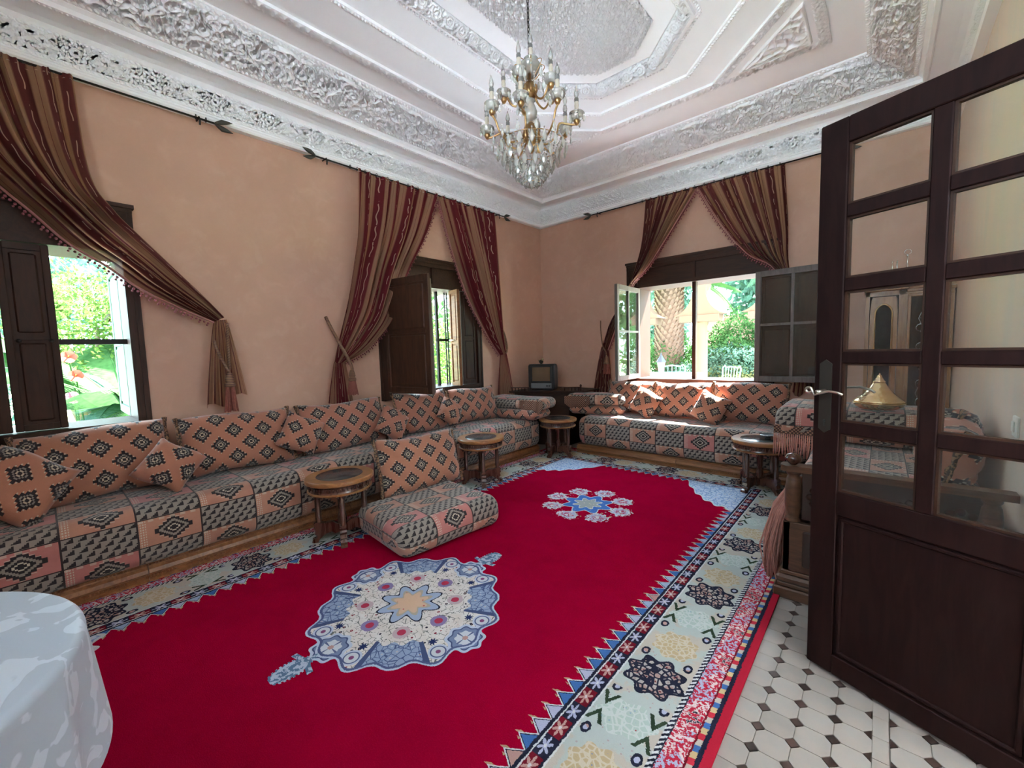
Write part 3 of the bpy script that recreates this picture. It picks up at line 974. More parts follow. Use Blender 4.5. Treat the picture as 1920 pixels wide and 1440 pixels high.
relief('carved_frieze', [a_[2],(XR-.30,.8,3.332),b_[2],(XR-.54,.8,3.462)], (-1,0,-1.85), f2, .0055, .030, ceiling)
for d, z, r in ((.281,3.320,.015), (.557,3.464,.015)):
    L = rect_loop(d, z)
    rope('rope_moulding', [L[0],L[1],L[2],(L[3][0],.4,z)], r, .030, ceiling, (0,0,-1), slant=.7)
def lattice(s, t):
    k = 2*PI/.05
    return np.maximum(ridge(np.sin((s+t)*k/2), .35), ridge(np.sin((s-t)*k/2), .35))*(.75+.25*np.cos(s*k))
zL = 3.4715
def strip(p, q, w, inward, hf, res, amp, name='lattice_band'):
    p = np.array(p, float); q = np.array(q, float); i = np.array(inward, float)
    return relief(name, [p, q, p+i*w, q+i*w], (0,0,-1), hf, res, amp, ceiling)
x0, x1, y0, y1 = XC-1.345, XC+1.345, YC-1.92, YC+1.92
strip((x0,y0,zL),(x0,y1,zL), .072, (1,0,0), lattice, .0065, .018)
strip((x0,y1,zL),(x1,y1,zL), .078, (0,-1,0), lattice, .0065, .018)
strip((x1,y1,zL),(x1,y0,zL), .072, (-1,0,0), lattice, .0065, .018)
dq = math.sqrt(.5)
for (A, B, inw) in ((O4[1],O4[2],(-dq,dq,0)), (O4[3],O4[4],(dq,dq,0)), (O4[5],O4[6],(dq,-dq,0)), (O4[7],O4[0],(-dq,-dq,0))):
    strip((A[0],A[1],zL),(B[0],B[1],zL), .07, inw, lattice, .0065, .018)
# leafy corner spandrels
def spandrel(cx, cy, sx, sy):
    mb = MB(); n = 70; rows = []
    for i in range(n+1):
        row = []
        for j in range(n+1):
            u = i/n; v = j/n*(1-u)
            px, py = u*.50, v*.50
            F = _F1(px*.8, py*.8+.2)
            e = min(u, v, 1-u-v)
            h = float(np.maximum(ridge(F, .45), ridge(_F2(px*.8,py*.8), .3)*.8))*min(1, e*12)
            rim = .8 if (.012 < e < .035) else 0
            row.append((cx - sx*px, cy - sy*py, zL - .028*max(h, rim)))
        rows.append(row)
    mb.grid(np.array(rows))
    obj('corner_spandrel', mb, WHITE, ceiling, smooth=True)
spandrel(x1-.105, y1-.105, 1, 1); spandrel(x0+.105, y1-.105, -1, 1)
# thin ropes round the octagon steps
rope('rope_moulding', oct_loop(.968,1.618,.558,3.492), .012, .026, ceiling, (0,0,-1), closed=True)
rope('rope_moulding', oct_loop(.70,1.40,.405,3.512), .012, .026, ceiling, (0,0,-1), closed=True)
# carved frieze round the centre
def fr3(s, t):
    P = .115; m = np.mod(s, P)-P/2; tt = t-.06
    r = np.sqrt(m**2+tt**2)
    h = np.maximum(ridge(r-.035, .007), ridge(r-.016, .007))
    h = np.maximum(h, ridge(tt-.03*np.sin(2*PI*s/P), .007))
    return np.maximum(h, arab(s, t, .23, 1.6, .22)*.8)
for i in range(8):
    j = (i+1) % 8
    a0, a1, b0, b1 = [np.array(p) for p in (O2c[i], O2c[j], O1[i], O1[j])]
    nn = np.cross(a1-a0, b0-a0); nn = nn if nn[2] < 0 else -nn
    relief('carved_frieze', [a0,a1,b0,b1], nn, fr3, .0055, .024, ceiling)
# rosette field
def rosette(x, y):
    P = .155
    def cell(x, y):
        a = np.mod(x, P)-P/2; b = np.mod(y, P)-P/2
        r = np.hypot(a, b); an = np.arctan2(b, a)
        h = np.maximum(ridge(r-.052-.006*np.cos(an*12), .0055), ridge(r-.030-.006*np.cos(an*8), .006))
        h = np.maximum(h, (r < .012)*1.0)
        h = np.maximum(h, ridge(np.cos(an*4), .3)*(r < .028)*.8)
        return h, r
    h1, r1 = cell(x, y); h2, r2 = cell(x+P/2, y+P/2)
    h = np.maximum(h1*(r1 < .062), h2*(r2 < .062)*.9)
    k = 2*PI/P
    h = np.maximum(h, np.maximum(ridge(np.sin((x+y)*k/2), .16), ridge(np.sin((x-y)*k/2), .16))*.6)
    return h
res = .0052
gx = np.arange(-.41, .411, res); gy = np.arange(-1.14, 1.141, res)
GX, GY = np.meshgrid(gx, gy, indexing='ij')
inside = (np.abs(GX)/1 + np.abs(GY) < .41+1.14-.245)
H = np.clip((rosette(GX, GY)-.25)*2.2, 0, 1)*inside
P = np.stack([XC+GX, YC+GY, 3.5595-H*.024], -1)
n, m = GX.shape
mbp = MB()
idx = -np.ones(n*m, int); keep = inside.ravel(); idx[keep] = np.arange(keep.sum())
I = np.arange(n*m).reshape(n, m)
Q = np.stack([I[:-1,:-1], I[1:,:-1], I[1:,1:], I[:-1,1:]], -1).reshape(-1,4)
Q = Q[keep[Q].all(1)]
mbp.add(P.reshape(-1,3)[keep].tolist(), idx[Q].tolist())
obj('rosette_panel', mbp, WHITE, ceiling, smooth=True)

# ================================================================== windows
DW, DWX, SH = MATS['dark_wood'], MATS['dark_wood_x'], MATS['shutter_wood']
def leaf(name, w, h, parent, loc, ang, rows, cols=1, glass=None, mat=None, th=.036, stile=.055, mun=.024, split=None, panelmat=None):
    mat = mat or DW
    root = MB()
    root.bbox(0, stile, -th/2, th/2, 0, h, .004); root.bbox(w-stile, w, -th/2, th/2, 0, h, .004)
    root.box(stile, w-stile, -th/2, th/2, 0, stile*1.1); root.box(stile, w-stile, -th/2, th/2, h-stile*1.1, h)
    zs = [stile*1.1] + (split or [h*(i+1)/rows for i in range(rows-1)]) + [h-stile*1.1]
    xs = [stile] + [w*(i+1)/cols for i in range(cols-1)] + [w-stile]
    for z in zs[1:-1]: root.box(stile, w-stile, -th/2+.002, th/2-.002, z-mun/2, z+mun/2)
    for x in xs[1:-1]: root.box(x-mun/2, x+mun/2, -th/2+.003, th/2-.003, stile, h-stile)
    o = obj(name, root, mat, parent, loc, (0,0,ang))
    for a in range(len(zs)-1):
        for b in range(len(xs)-1):
            z0, z1, x0, x1 = zs[a]+(mun/2 if a else 0), zs[a+1]-(mun/2 if a < len(zs)-2 else 0), xs[b]+(mun/2 if b else 0), xs[b+1]-(mun/2 if b < len(xs)-2 else 0)
            p = MB()
            if glass:
                p.box(x0, x1, -.002, .002, z0, z1); obj('pane', p, MATS[glass], o)
            else:
                p.box(x0, x1, -.006, .006, z0, z1)
                p.bbox(x0+.018, x1-.018, -.014, .014, z0+.018, z1-.018, .008)
                obj('panel', p, panelmat or mat, o)
    return o
def window(idx, T, f0, f1, o0, o1, label):
    win = struct(empty('window_%d' % idx, T((f0+f1)/2, 0, .80)), label, 'window')
    base = Vector(T((f0+f1)/2, 0, .80))
    def part(name, boxes, mat):
        mb = MB()
        for b in boxes: lbox(mb, T, *b)
        return obj(name, mb, mat, win, -base)
    part('jamb', [(f0, o0, .028, -.37, .79, 2.30), (f0+.012, f0+.03, .028, .036, .79, 2.28)], DW)
    part('jamb', [(o1, f1, .028, -.37, .79, 2.30), (f1-.03, f1-.012, .028, .036, .79, 2.28)], DW)
    part('lintel_moulding', [(f0-.01, f1+.01, .05, .0, 2.275, 2.30), (f0, f1, .038, .0, 2.25, 2.275), (f0, f1, .03, -.28, 2.21, 2.25)], DWX)
    mid = (o0+o1)/2
    part('header_rail', [(o0, o1, .022, -.37, 1.985, 2.03)], DWX)
    part('header_panel', [(o0, mid-.022, .002, -.05, 2.03, 2.21)], DWX)
    part('header_panel', [(mid+.022, o1, .002, -.05, 2.03, 2.21)], DWX)
    part('header_mullion', [(mid-.022, mid+.022, .022, -.05, 2.03, 2.21)], DW)
    part('sill', [(o0, o1, .05, -.38, .835, .868), (o0, o1, .02, -.30, .79, .835)], DWX)
    return win, base
win1, wb1 = window(1, TL, -.98, .497, -.90, .425, 'dark wooden window at the far left, partly behind the swagged curtain')
win2, wb2 = window(2, TL, 2.285, 3.72, 2.36, 3.645, 'dark wooden window with half-open shutters between two curtains')
win3, wb3 = window(3, TB, -2.436, -.82, -2.30, -.965, 'wide window in the far wall open to the garden')
def V3(p): return Vector(p)
# window 1: closed panelled shutters, a crossbar, an outer green leaf
leaf('shutter', .762, 1.11, win1, V3(TL(-.887, -.015, .872))-wb1, PI/2, 2, 2, mat=DW)
leaf('shutter', .215, 1.11, win1, V3(TL(-.115, -.015, .872))-wb1, PI/2, 2, 1, mat=DW, stile=.035)
mb = MB(); lbox(mb, TL, .09, .43, -.12, -.15, 1.39, 1.425); obj('crossbar', mb, MATS['iron'], win1, -wb1)
leaf('outer_shutter', .55, 1.11, win1, V3(TL(.440, -.31, .872))-wb1, PI, 2, 1, mat=MATS['shutter_green'], split=[.53])
mb = MB(); mb.ball(TL(-.06,.012,1.41), .012); mb.ball(TL(.07,.012,1.41), .012); obj('latch', mb, MATS['iron'], win1, -wb1)
# window 2
leaf('shutter', .62, 1.13, win2, V3(TL(2.37, .01, .872))-wb2, math.radians(9), 2, 1, mat=SH, split=[.60])
leaf('casement', .60, 1.11, win2, V3(TL(2.40, -.06, .872))-wb2, math.radians(16), 2, 1, glass='sash_glass', mat=MATS['grey_wood'], stile=.06)
leaf('shutter', .24, 1.11, win2, V3(TL(3.405, -.015, .872))-wb2, PI/2, 2, 1, mat=DW, stile=.04)
leaf('shutter', .20, 1.11, win2, V3(TL(3.29, -.055, .872))-wb2, math.radians(-12), 2, 1, mat=MATS['sofa_wood_x'], stile=.035, split=[.50])  # orange wood paints in the light falling on this leaf
mb = MB()
for ss in (3.325, 3.36): lbox(mb, TL, ss, ss+.012, -.20, -.215, .868, 1.985)
lbox(mb, TL, 3.18, 3.42, -.20, -.215, 1.40, 1.43); lbox(mb, TL, 3.185, 3.215, -.19, -.22, .868, 1.985)
obj('iron_bars', mb, MATS['iron'], win2, -wb2)
mb = MB(); mb.tube([TL(3.24,-.03,1.405), TL(3.24,.03,1.405), TL(3.28,.045,1.41), TL(3.31,.045,1.405)], .009, 8); obj('lever_handle', mb, MATS['cream_handle'], win2, -wb2, smooth=True, label='cream lever handle')
# window 3
mb = MB(); lbox(mb, TB, -1.655, -1.615, -.03, -.09, .868, 1.985); obj('centre_post', mb, DW, win3, -wb3)
leaf('casement', .64, 1.10, win3, V3(TB(-2.285, .012, .875))-wb3, math.radians(-88), 2, 2, glass='sash_glass', mat=MATS['grey_wood'], stile=.05, split=[.57])
leaf('casement', .64, 1.10, win3, V3(TB(-.975, .150, .875))-wb3, math.radians(-3), 2, 2, glass='sash_glass', mat=MATS['grey_wood'], stile=.05, split=[.57])
leaf('shutter', .62, 1.09, win3, V3(TB(-.96, .105, .88))-wb3, math.radians(-1), 2, 2, mat=DW, stile=.045)

# ================================================================== soft furnishings builders
KM, KC = MATS['kilim_mattress'], MATS['kilim_cushion']
def mattress_mesh(L, D, H, r=.06, u0=0.0, v0=0.0, bulge=.012, seed=0, mat=None, name='mattress', sag=.0):
    rs = np.random.RandomState(seed)
    sec = []
    def arc(cy, cz, a0, a1):
        for k in range(6):
            a = a0 + (a1-a0)*k/5
            sec.append((cy + r*math.cos(a), cz + r*math.sin(a)))
    sec.append((D*.5, 0)); 
    arc(r, r, -PI/2, -PI); 
    for k in range(1, 4): sec.append((0, r+(H-2*r)*k/4))
    arc(r, H-r, PI, PI/2)
    for k in range(1, 8): sec.append((r+(D-2*r)*k/8, H))
    arc(D-r, H-r, PI/2, 0)
    arc(D-r, r, 0, -PI/2); sec.append((D*.5, 0))
    sec = np.array(sec); m = len(sec)
    arcl = np.concatenate([[0], np.cumsum(np.hypot(*(sec[1:]-sec[:-1]).T))])
    arcl = arcl - arcl[1]
    cen = np.array([D/2, H/2])
    ns = max(10, int(L/.05))
    xs = [0, .004, .012, .025, .045] + list(np.linspace(.07, L-.07, ns)) + [L-.045, L-.025, L-.012, L-.004, L]
    ph = rs.rand(6)*6
    P = []; UV = []
    for x in xs:
        e = min(x, L-x); k = 1.0
        if e < .07: k = 1 - (1-math.sqrt(max(0, 1-((.07-e)/.07)**2)))*.07/(min(D, H)*.5)*1.0
        row = []; ur = []
        for i in range(m):
            y, z = sec[i]
            y2, z2 = cen + (np.array([y, z])-cen)*np.array([1-(1-k)*H/D, k])
            fb = math.sin(PI*min(max(z/H, 0), 1)) 
            if y < r*1.01: y2 -= bulge*fb*(1+.5*math.sin(x*3.1+ph[0])) + .004*math.sin(x*11+ph[1]+z*9)
            if z > H*.6:
                z2 += (.006*math.sin(x*4.3+ph[2]) + .005*math.sin(y*9+ph[3]+x*2) - sag*math.sin(PI*min(1, max(0, y/D))))*min(1, e/.05)
            row.append((x, y2, z2)); ur.append((x+u0, arcl[i]+v0))
        P.append(row); UV.append(ur)
    mb = MB(); mb.grid(np.array(P), np.array(UV), flip=True)
    # caps
    for row, u, fl in ((P[0], u0, False), (P[-1], L+u0, True)):
        n = len(row)
        mb.add(row, [tuple(range(n-1))[::(1 if not fl else -1)]], [(u+p[1], p[2]+v0) for p in row])
    return mb.mesh(name, mat or KM, True)

def pillow_mesh(w, h, t, seed=0, n=16, mat=None, ear=.10, name='cover', u0=0, v0=0):
    rs = np.random.RandomState(seed)
    nu = int(n*max(1, w/h)); nv = n
    ph = rs.rand(8)*6.28
    mb = MB()
    for side in (-1, 1):
        P = np.zeros((nu+1, nv+1, 3)); UV = np.zeros((nu+1, nv+1, 2))
        for i in range(nu+1):
            a = -1 + 2*i/nu; a = math.copysign(abs(a)**.85, a)
            for j in range(nv+1):
                b = -1 + 2*j/nv; b = math.copysign(abs(b)**.85, b)
                X = a*w/2*(1 - ear*(1-b*b)**1.0*abs(a)**2*.5*0 - ear*.5*(1-b*b)*a*a*(h/w))
                Z = b*h/2*(1 - ear*.5*(1-a*a)*b*b)
                th = max(0, (1-a**4)*(1-b**4))**.55*t/2
                wr = .006*math.sin(a*9+ph[0]+b*3)*math.sin(b*7+ph[1]) + .004*math.sin(a*17*ph[2]/3+b*11)
                wr += .010*math.exp(-((abs(a)-.8)**2+(abs(b)-.8)**2)*20)*math.sin(18*(a-b)+ph[3])
                th = th + wr*min(1, th/(t*.2))
                P[i, j] = (X, side*th, Z + .01*math.sin(a*3+ph[4])); UV[i, j] = (a*w/2+u0, b*h/2+v0)
        mb.grid(P, UV, flip=(side > 0))
    me = mb.mesh(name, mat or KC, True)
    bm = bmesh.new(); bm.from_mesh(me)
    bmesh.ops.remove_doubles(bm, verts=bm.verts, dist=.0006)
    bm.to_mesh(me); bm.free()
    return me
def pillow_trim(w, h, t, sg):
    mb = MB()
    if 1:
        pts = []
        for j in range(13):
            b = -1+2*j/12
            X = sg*w/2*(1-.05*(1-b*b)*(h/w))
            pts.append((X+sg*.004, .004*math.sin(j*2.3), b*h/2))
        mb.tube(pts, [.013+.004*math.sin(j*1.7) for j in range(13)], 6)
    return mb.mesh('side_trim', MATS['trim_braid'], True)
def cushion(kind, label, loc, yaw, tilt, roll, w, h, t, seed, group, trim=True):
    e = empty(kind, loc)
    e.rotation_mode = 'YXZ'; e.rotation_euler = (-tilt, roll, yaw)
    obj('cover', pillow_mesh(w, h, t, seed), None, e)
    if trim:
        for sg in (-1, 1): obj('side_trim', pillow_trim(w, h, t, sg), None, e)
    tag(e, label, 'cushion', group)
    return e

# ================================================================== banquette frames
def base_mesh(L, depth, mat, flip=False):
    """front at y=0 facing -y, x from 0 to L, height .115"""
    prof = [(.0,0),(.0,.022),(.014,.026),(.014,.046),(.002,.052),(.0,.060),(.006,.080),(.020,.092),(.024,.098),(.024,.112),(depth,.112),(depth,0)]
    mb = MB()
    n = len(prof)
    v = [(0, y, z) for y, z in prof] + [(L, y, z) for y, z in prof]
    f = [(i, n+i, n+(i+1) % n, (i+1) % n) for i in range(n)]
    f.append(tuple(range(n))); f.append(tuple(range(2*n-1, n-1, -1)))
    mb.add(v, f)
    return mb
def bead_row(L, y, z, r, pitch, groups=None):
    mb = MB(); x = pitch
    while x < L-pitch:
        if groups is None or (x % groups[0]) < groups[1]:
            mb.ball((x, y, z), r, 6, 4)
        x += pitch
    return mb
def banquette(name, label, loc, yaw, L, depth, mat, boards):
    e = empty(name, loc, (0,0,yaw)); tag(e, label, 'banquette')
    x = 0
    for k in range(boards):
        ln = L/boards
        obj('front_board', base_mesh(ln-.003, depth, MATS[mat]), MATS[mat], e, (x, 0, 0)); x += ln
    obj('bead_row', bead_row(L, .012, .036, .0065, .0165, (.24,.15)), MATS[mat], e, kind='stuff', smooth=True)
    obj('bead_row', bead_row(L, .020, .105, .0055, .015, (.20,.13)), MATS[mat], e, kind='stuff', smooth=True)
    return e
LY0 = YF+.06
banquette('banquette', 'long carved wooden banquette frame along the window wall', (-3.10, LY0, 0), PI/2, 3.98-LY0, .69, 'sofa_wood_y', 4)
banquette('banquette', 'carved wooden banquette frame under the garden window', (-2.74, 4.245, 0), 0, 2.38, .75, 'sofa_wood_x', 2)
o = obj('banquette_mattress', mattress_mesh(3.97-LY0, .72, .335, .07, u0=LY0-.10+3.0, v0=.0, seed=2, sag=-.0), None, None, (-3.065, LY0, .113), (0,0,PI/2))
tag(o, 'long patchwork kilim mattress along the window wall', 'mattress', )
o = obj('banquette_mattress', mattress_mesh(2.36, .735, .335, .07, u0=-2.73+2.34+3.0*.29*4, v0=.0, seed=4), None, None, (-2.73, 4.25, .113), (0,0,0))
tag(o, 'patchwork kilim mattress under the garden window', 'mattress')

# ---- cushions on the window wall
GL = 'large kilim cushions leaning on the walls'; GS = 'small kilim cushions on the banquettes'
def lc(y0, y1, h, label, seed, tilt=.30, roll=0.0, x=-3.56, z=.445, t=.20):
    w = y1-y0
    cushion('back_cushion', label, (x, (y0+y1)/2, z+h/2*math.cos(tilt)+.012), PI/2, tilt, roll, w, h, t, seed, GL)
lc(-.13, .54, .44, 'large diamond-patterned cushion below the leftmost window', 1, roll=-.03)
lc(.595, 1.31, .43, 'large diamond-patterned cushion beneath the hanging curtain tassel', 2, roll=.0)
lc(1.385, 2.14, .42, 'large diamond-patterned cushion just left of the shuttered window', 3, roll=.01)
lc(2.29, 2.93, .42, 'large diamond-patterned cushion below the shutters, sunlit along its top', 4, tilt=.24)
lc(2.98, 3.68, .40, 'large diamond-patterned cushion furthest along the window wall, near the corner', 5, tilt=.24)
def ls(y, z, roll, label, seed, x=-3.33, s=.29, tilt=.35, yaw=0):
    cushion('throw_cushion', label, (x, y, z), PI/2+yaw, tilt, roll, s, s, .13, seed, GS, trim=False)
ls(-.115, .640, .62, 'small square cushion at the left edge, tipped on its corner', 11, s=.34)
ls(.50, .612, .72, 'small square cushion on its corner between the two leftmost large cushions', 12, s=.275)
ls(1.325, .665, .55, 'small square cushion between the second and third large cushions from the left', 13, s=.29, x=-3.40)
ls(2.13, .625, .62, 'small square cushion on its corner behind the floor cushion', 14, s=.28, x=-3.38)
ls(2.84, .640, .70, 'small square cushion lit pink below the half-open shutters', 15, s=.26, x=-3.40)
# ---- cushions under the garden window
def bc(x0, x1, h, label, seed, tilt=.26, roll=0.0, y=4.76):
    cushion('back_cushion', label, ((x0+x1)/2, y, .448+h/2*math.cos(tilt)+.012), 0, tilt, roll, x1-x0, h, .20, seed, GL)
bc(-2.58, -1.99, .40, 'large diamond-patterned cushion under the left garden sash', 6)
bc(-1.98, -1.35, .40, 'large diamond-patterned cushion under the middle of the garden window', 7)
bc(-1.34, -.66, .42, 'large diamond-patterned cushion at the right of the garden window', 8)
cushion('throw_cushion', 'small cushion with a sunlit edge, left one under the garden window', (-2.03, 4.60, .615), 0, .35, .42, .31, .30, .13, 16, GS, trim=False)
cushion('throw_cushion', 'small cushion with a sunlit edge, right one under the garden window', (-1.32, 4.58, .605), 0, .35, .40, .31, .31, .13, 17, GS, trim=False)

# ---- stacked arm pads in the far corner
def pad(label, loc, yaw, L, D, H, seed, mat, r=.05, u0=0):
    o = obj('arm_pad', mattress_mesh(L, D, H, r, u0=u0, seed=seed, mat=mat, name='arm_pad'), None, None, loc, (0,0,yaw))
    return tag(o, label, 'arm pad', 'arm pads stacked at the ends of the banquettes')
a1 = math.radians(8)
pad('lower diamond-patterned pad at the corner end of the window-wall banquette', (-3.74, 3.60, .452), a1, .82, .38, .105, 21, KC, .045)
pad('upper patchwork pad at the corner end of the window-wall banquette', (-3.70, 3.66, .560), a1, .83, .36, .135, 22, KM, .05, u0=.12)
pad('lower diamond-patterned pad at the corner end of the garden-window banquette', (-2.93, 4.36, .452), math.radians(14), .70, .36, .105, 23, KC, .045)
pad('upper patchwork pad at the corner end of the garden-window banquette', (-2.98, 4.37, .560), math.radians(14), .74, .36, .135, 24, KM, .05, u0=.2)
def net_drape(label, p0, p1, z1, z0, sag, fringe=0, mat='net_braid', grp=None):
    """woven net band hanging from an edge, optional fringe under it"""
    e = empty('net_valance', p0+(z0,)); 
    n = 18; P = []; UV = []
    L = math.hypot(p1[0]-p0[0], p1[1]-p0[1])
    for i in range(n+1):
        a = i/n; row = []; ur = []
        for j in range(7):
            b = j/6
            zz = z1 + (z0 - z1 - sag*math.sin(PI*a))*b
            k = .008*math.sin(a*19+b*3)
            row.append((p0[0]+(p1[0]-p0[0])*a + k*.5, p0[1]+(p1[1]-p0[1])*a - k, zz)); ur.append((a*L, zz))
        P.append(row); UV.append(ur)
    P = np.array(P) - np.array(p0+(z0,))
    mb = MB(); mb.grid(P, UV)
    back = P + np.array([0, .006, 0]); mb.grid(back, UV, flip=True)
    obj('net', mb, MATS[mat], e, smooth=True)
    if fringe:
        mb = MB(); m = int(L/.012)
        for i in range(m):
            a = (i+.5)/m; q = P[int(a*n), -1]
            x, y = (p1[0]-p0[0])*a, (p1[1]-p0[1])*a - .004
            l = fringe*(.9+.2*random.random())
            mb.tube([(x, y, q[2]), (x+random.uniform(-.004,.004), y-.006, q[2]-l*.5), (x+random.uniform(-.006,.006), y-.002, q[2]-l)], [.004,.0055,.004], 5)
        obj('fringe_strands', mb, MATS['fringe'], e, smooth=True, kind='stuff')
    return tag(e, label, 'valance', grp)
net_drape('brown net cloth draped over the corner end of the window-wall pads', (-3.18, 3.715), (-2.875, 3.758), .675, .58, .10)
net_drape('brown net cloth draped over the corner end of the garden-window pads', (-2.975, 4.345), (-2.66, 4.425), .675, .58, .08)

# ---- low seat pad on the rug with its back cushion
a2 = math.radians(90-5.5)
o = obj('floor_seat', mattress_mesh(.80, .66, .205, .06, u0=.05, v0=.03, seed=31, bulge=.02), None, None, (-2.115, 1.345, .014), (0,0,a2))
tag(o, 'low patchwork seat pad lying on the red rug', 'floor cushion')
e = cushion('back_cushion', 'large cushion propped upright behind the low seat pad', (-2.735, 1.955, .405), a2, .34, .03, .70, .44, .21, 33, None)

# ================================================================== round inlaid tables
def table_builder():
    e = empty('side_table')
    r = .222; H = .445
    mb = MB(); mb.lathe([(r-.012,H-.034),(r-.002,H-.028),(r,H-.016),(r-.002,H-.006),(r-.008,H-.001),(.150,H-.001),(.150,H-.004)], 40); obj('top', mb, MATS['table_wood'], e, smooth=True, ang=35)
    mb = MB(); mb.lathe([(.150,H-.006),(.150,H-.0005),(.147,H+.001),(0.001,H+.001)], 40); obj('inset', mb, MATS['inset_stone'], e, smooth=True, ang=35, label='dark polished inset')
    mb = MB(); mb.lathe([(.196,H-.085),(.200,H-.080),(.196,H-.070),(.196,H-.042),(.202,H-.034)], 40); obj('apron', mb, MATS['table_dark'], e, smooth=True, ang=35)
    mb = MB(); mb.lathe([(.186,H-.098),(.207,H-.094),(.209,H-.086),(.198,H-.080)], 40); obj('apron_ring', mb, MATS['table_wood'], e, smooth=True, ang=35)
    mb = MB()
    for i in range(56):
        a = 2*PI*i/56
        mb.ball((.200*math.cos(a), .200*math.sin(a), H-.056), .006, 5, 4, (1,1,1.8))
    obj('apron_beads', mb, MATS['table_dark'], e, smooth=True, kind='stuff')
    mb = MB()
    for i in range(28):
        a = 2*PI*i/28
        mb.ball((.193*math.cos(a), .193*math.sin(a), H-.105), .007, 5, 4)
    obj('drop_beads', mb, MATS['table_dark'], e, smooth=True, kind='stuff')
    pr = [(.030,.05),(.030,.06),(.022,.07),(.026,.10),(.032,.13),(.026,.17),(.018,.20),(.024,.215),(.022,.24),(.028,.29),(.024,.33),(.03,.345),(.03,H-.08)]
    mb = MB(); mb.lathe(pr, 14); obj('centre_column', mb, MATS['table_dark'], e, smooth=True)
    for k in range(4):
        a = PI/4 + k*PI/2
        mb = MB()
        p2 = [(.017,.120),(.017,.15)]
        z = .152
        while z < .315:
            p2 += [(.0165,z),(.0205,z+.004),(.0165,z+.008)]; z += .0085
        p2 += [(.016,.325),(.022,.335),(.022,H-.08)]
        mb.lathe(p2, 10, (.148*math.cos(a), .148*math.sin(a), 0)); 
        lg = obj('leg', mb, MATS['table_dark'], e, smooth=True)
        # scrolled bracket foot
        poly = [(.02,.10),(.06,.125),(.11,.125),(.165,.140),(.180,.128),(.172,.112),(.180,.100),(.168,.082),(.176,.060),(.160,.045),(.172,.030),(.192,.022),(.196,.006),(.185,.0),(.160,.0),(.150,.018),(.128,.040),(.10,.055),(.07,.060),(.05,.045),(.02,.05)]
        mb = MB(); M = Matrix.Rotation(a, 4, 'Z') @ Matrix.Rotation(PI/2, 4, 'X')
        mb.prism(poly, -.021, .021, M); obj('foot', mb, MATS['table_dark'], e)
    return e
tab = table_builder()
for i, (x, y, rot, lab) in enumerate([(-2.765, 1.31, .35, 'round side table nearest the viewer, beside the low seat pad'), (-2.838, 2.735, .1, 'round side table in front of the shuttered-window cushions, behind the seat pad'),
        (-2.84, 4.0, .75, 'round side table in the far corner between the two banquettes'), (-.75, 4.005, .3, 'round side table carrying the black dish, before the garden-window banquette')]):
    t = tab if i == 0 else copy_tree(tab)
    t.location = (x, y, .012); t.rotation_euler = (0,0,rot)
    tag(t, lab, 'table', 'small round turned-leg tables')
e = empty('ash_dish', (-.70, 4.04, .459)); tag(e, 'small black footed dish on the right-hand side table', 'dish')
mb = MB(); mb.lathe([(.022,0),(.024,.004),(.018,.010),(.030,.020),(.060,.027),(.064,.031),(.060,.031),(.030,.025),(.001,.023)], 24); obj('bowl', mb, MATS['tv_black'], e, smooth=True)
mb = MB(); mb.lathe([(.060,.0305),(.0655,.031),(.0655,.033),(.059,.033)], 24, caps=False); obj('rim', mb, MATS['silver'], e, smooth=True)

# ================================================================== television corner
ca = math.atan2(.43, .85)
e = empty('corner_shelf', (-3.28, 4.33, 0), (0,0,ca)); tag(e, 'dark wooden corner shelf with spindle gallery holding the television', 'shelf')
Rv = Matrix.Rotation(-ca, 4, 'Z')
def loc_(p): q = Rv @ Vector((p[0]+3.28, p[1]-4.33, 0)); return (q.x, q.y)
poly = [loc_(p) for p in ((-3.74,4.11),(-2.82,4.57),(-2.82,4.96),(-3.74,4.96))]
mb = MB(); mb.prism(poly, .702, .722); obj('shelf_top', mb, DWX, e)
for k in range(2):
    x0, x1 = ((-.46,-.20), (.20,.46))[k]
    mb = MB(); mb.box(x0, x1, .035, .050, .762, .772); obj('gallery_rail', mb, DWX, e)
    for i in range(6):
        mb = MB(); mb.lathe([(.005,0),(.008,.01),(.005,.02),(.008,.03),(.005,.04)], 7, (x0+.02+i*.044, .042, .722)); obj('spindle', mb, DWX, e)
for sx in (-.47, .47):
    mb = MB(); mb.lathe([(.016,0),(.018,.03),(.010,.05),(.016,.065),(.004,.085)], 10, (sx, .04, .722)); obj('finial', mb, DWX, e, smooth=True)
mb = MB(); mb.prism([loc_(p) for p in ((-3.70,4.22),(-3.03,4.53),(-3.03,4.92),(-3.70,4.92))], 0, .702); obj('cabinet_body', mb, DWX, e)
# television
e = empty('television', (-3.425, 4.52, .722), (0,0,math.radians(18))); tag(e, 'small old black television on the corner shelf', 'television')
mb = MB()
def rrect(w, h, r, n=5):
    pts = []
    for cx, cz, a0 in ((w/2-r,h/2-r,0),(-w/2+r,h/2-r,PI/2),(-w/2+r,-h/2+r,PI),(w/2-r,-h/2+r,3*PI/2)):
        for k in range(n): a = a0+PI/2*k/(n-1); pts.append((cx+r*math.cos(a), cz+r*math.sin(a)))
    return pts
loops = []
for w, h, y in ((.36,.325,.0),(.375,.34,.015),(.375,.34,.12),(.30,.27,.26)):
    loops.append([(x, y-.10, z+.178) for x, z in rrect(w, h, .03)])
n = len(loops[0])
v = [p for l in loops for p in l]; f = []
for k in range(3):
    for i in range(n): f.append((k*n+i, k*n+(i+1) % n, (k+1)*n+(i+1) % n, (k+1)*n+i))
f.append(tuple(range(n-1,-1,-1))); f.append(tuple(3*n+i for i in range(n)))
mb.add(v, f); mb.box(-.14,.14,-.08,.10,0,.012); obj('housing', mb, MATS['tv_black'], e)
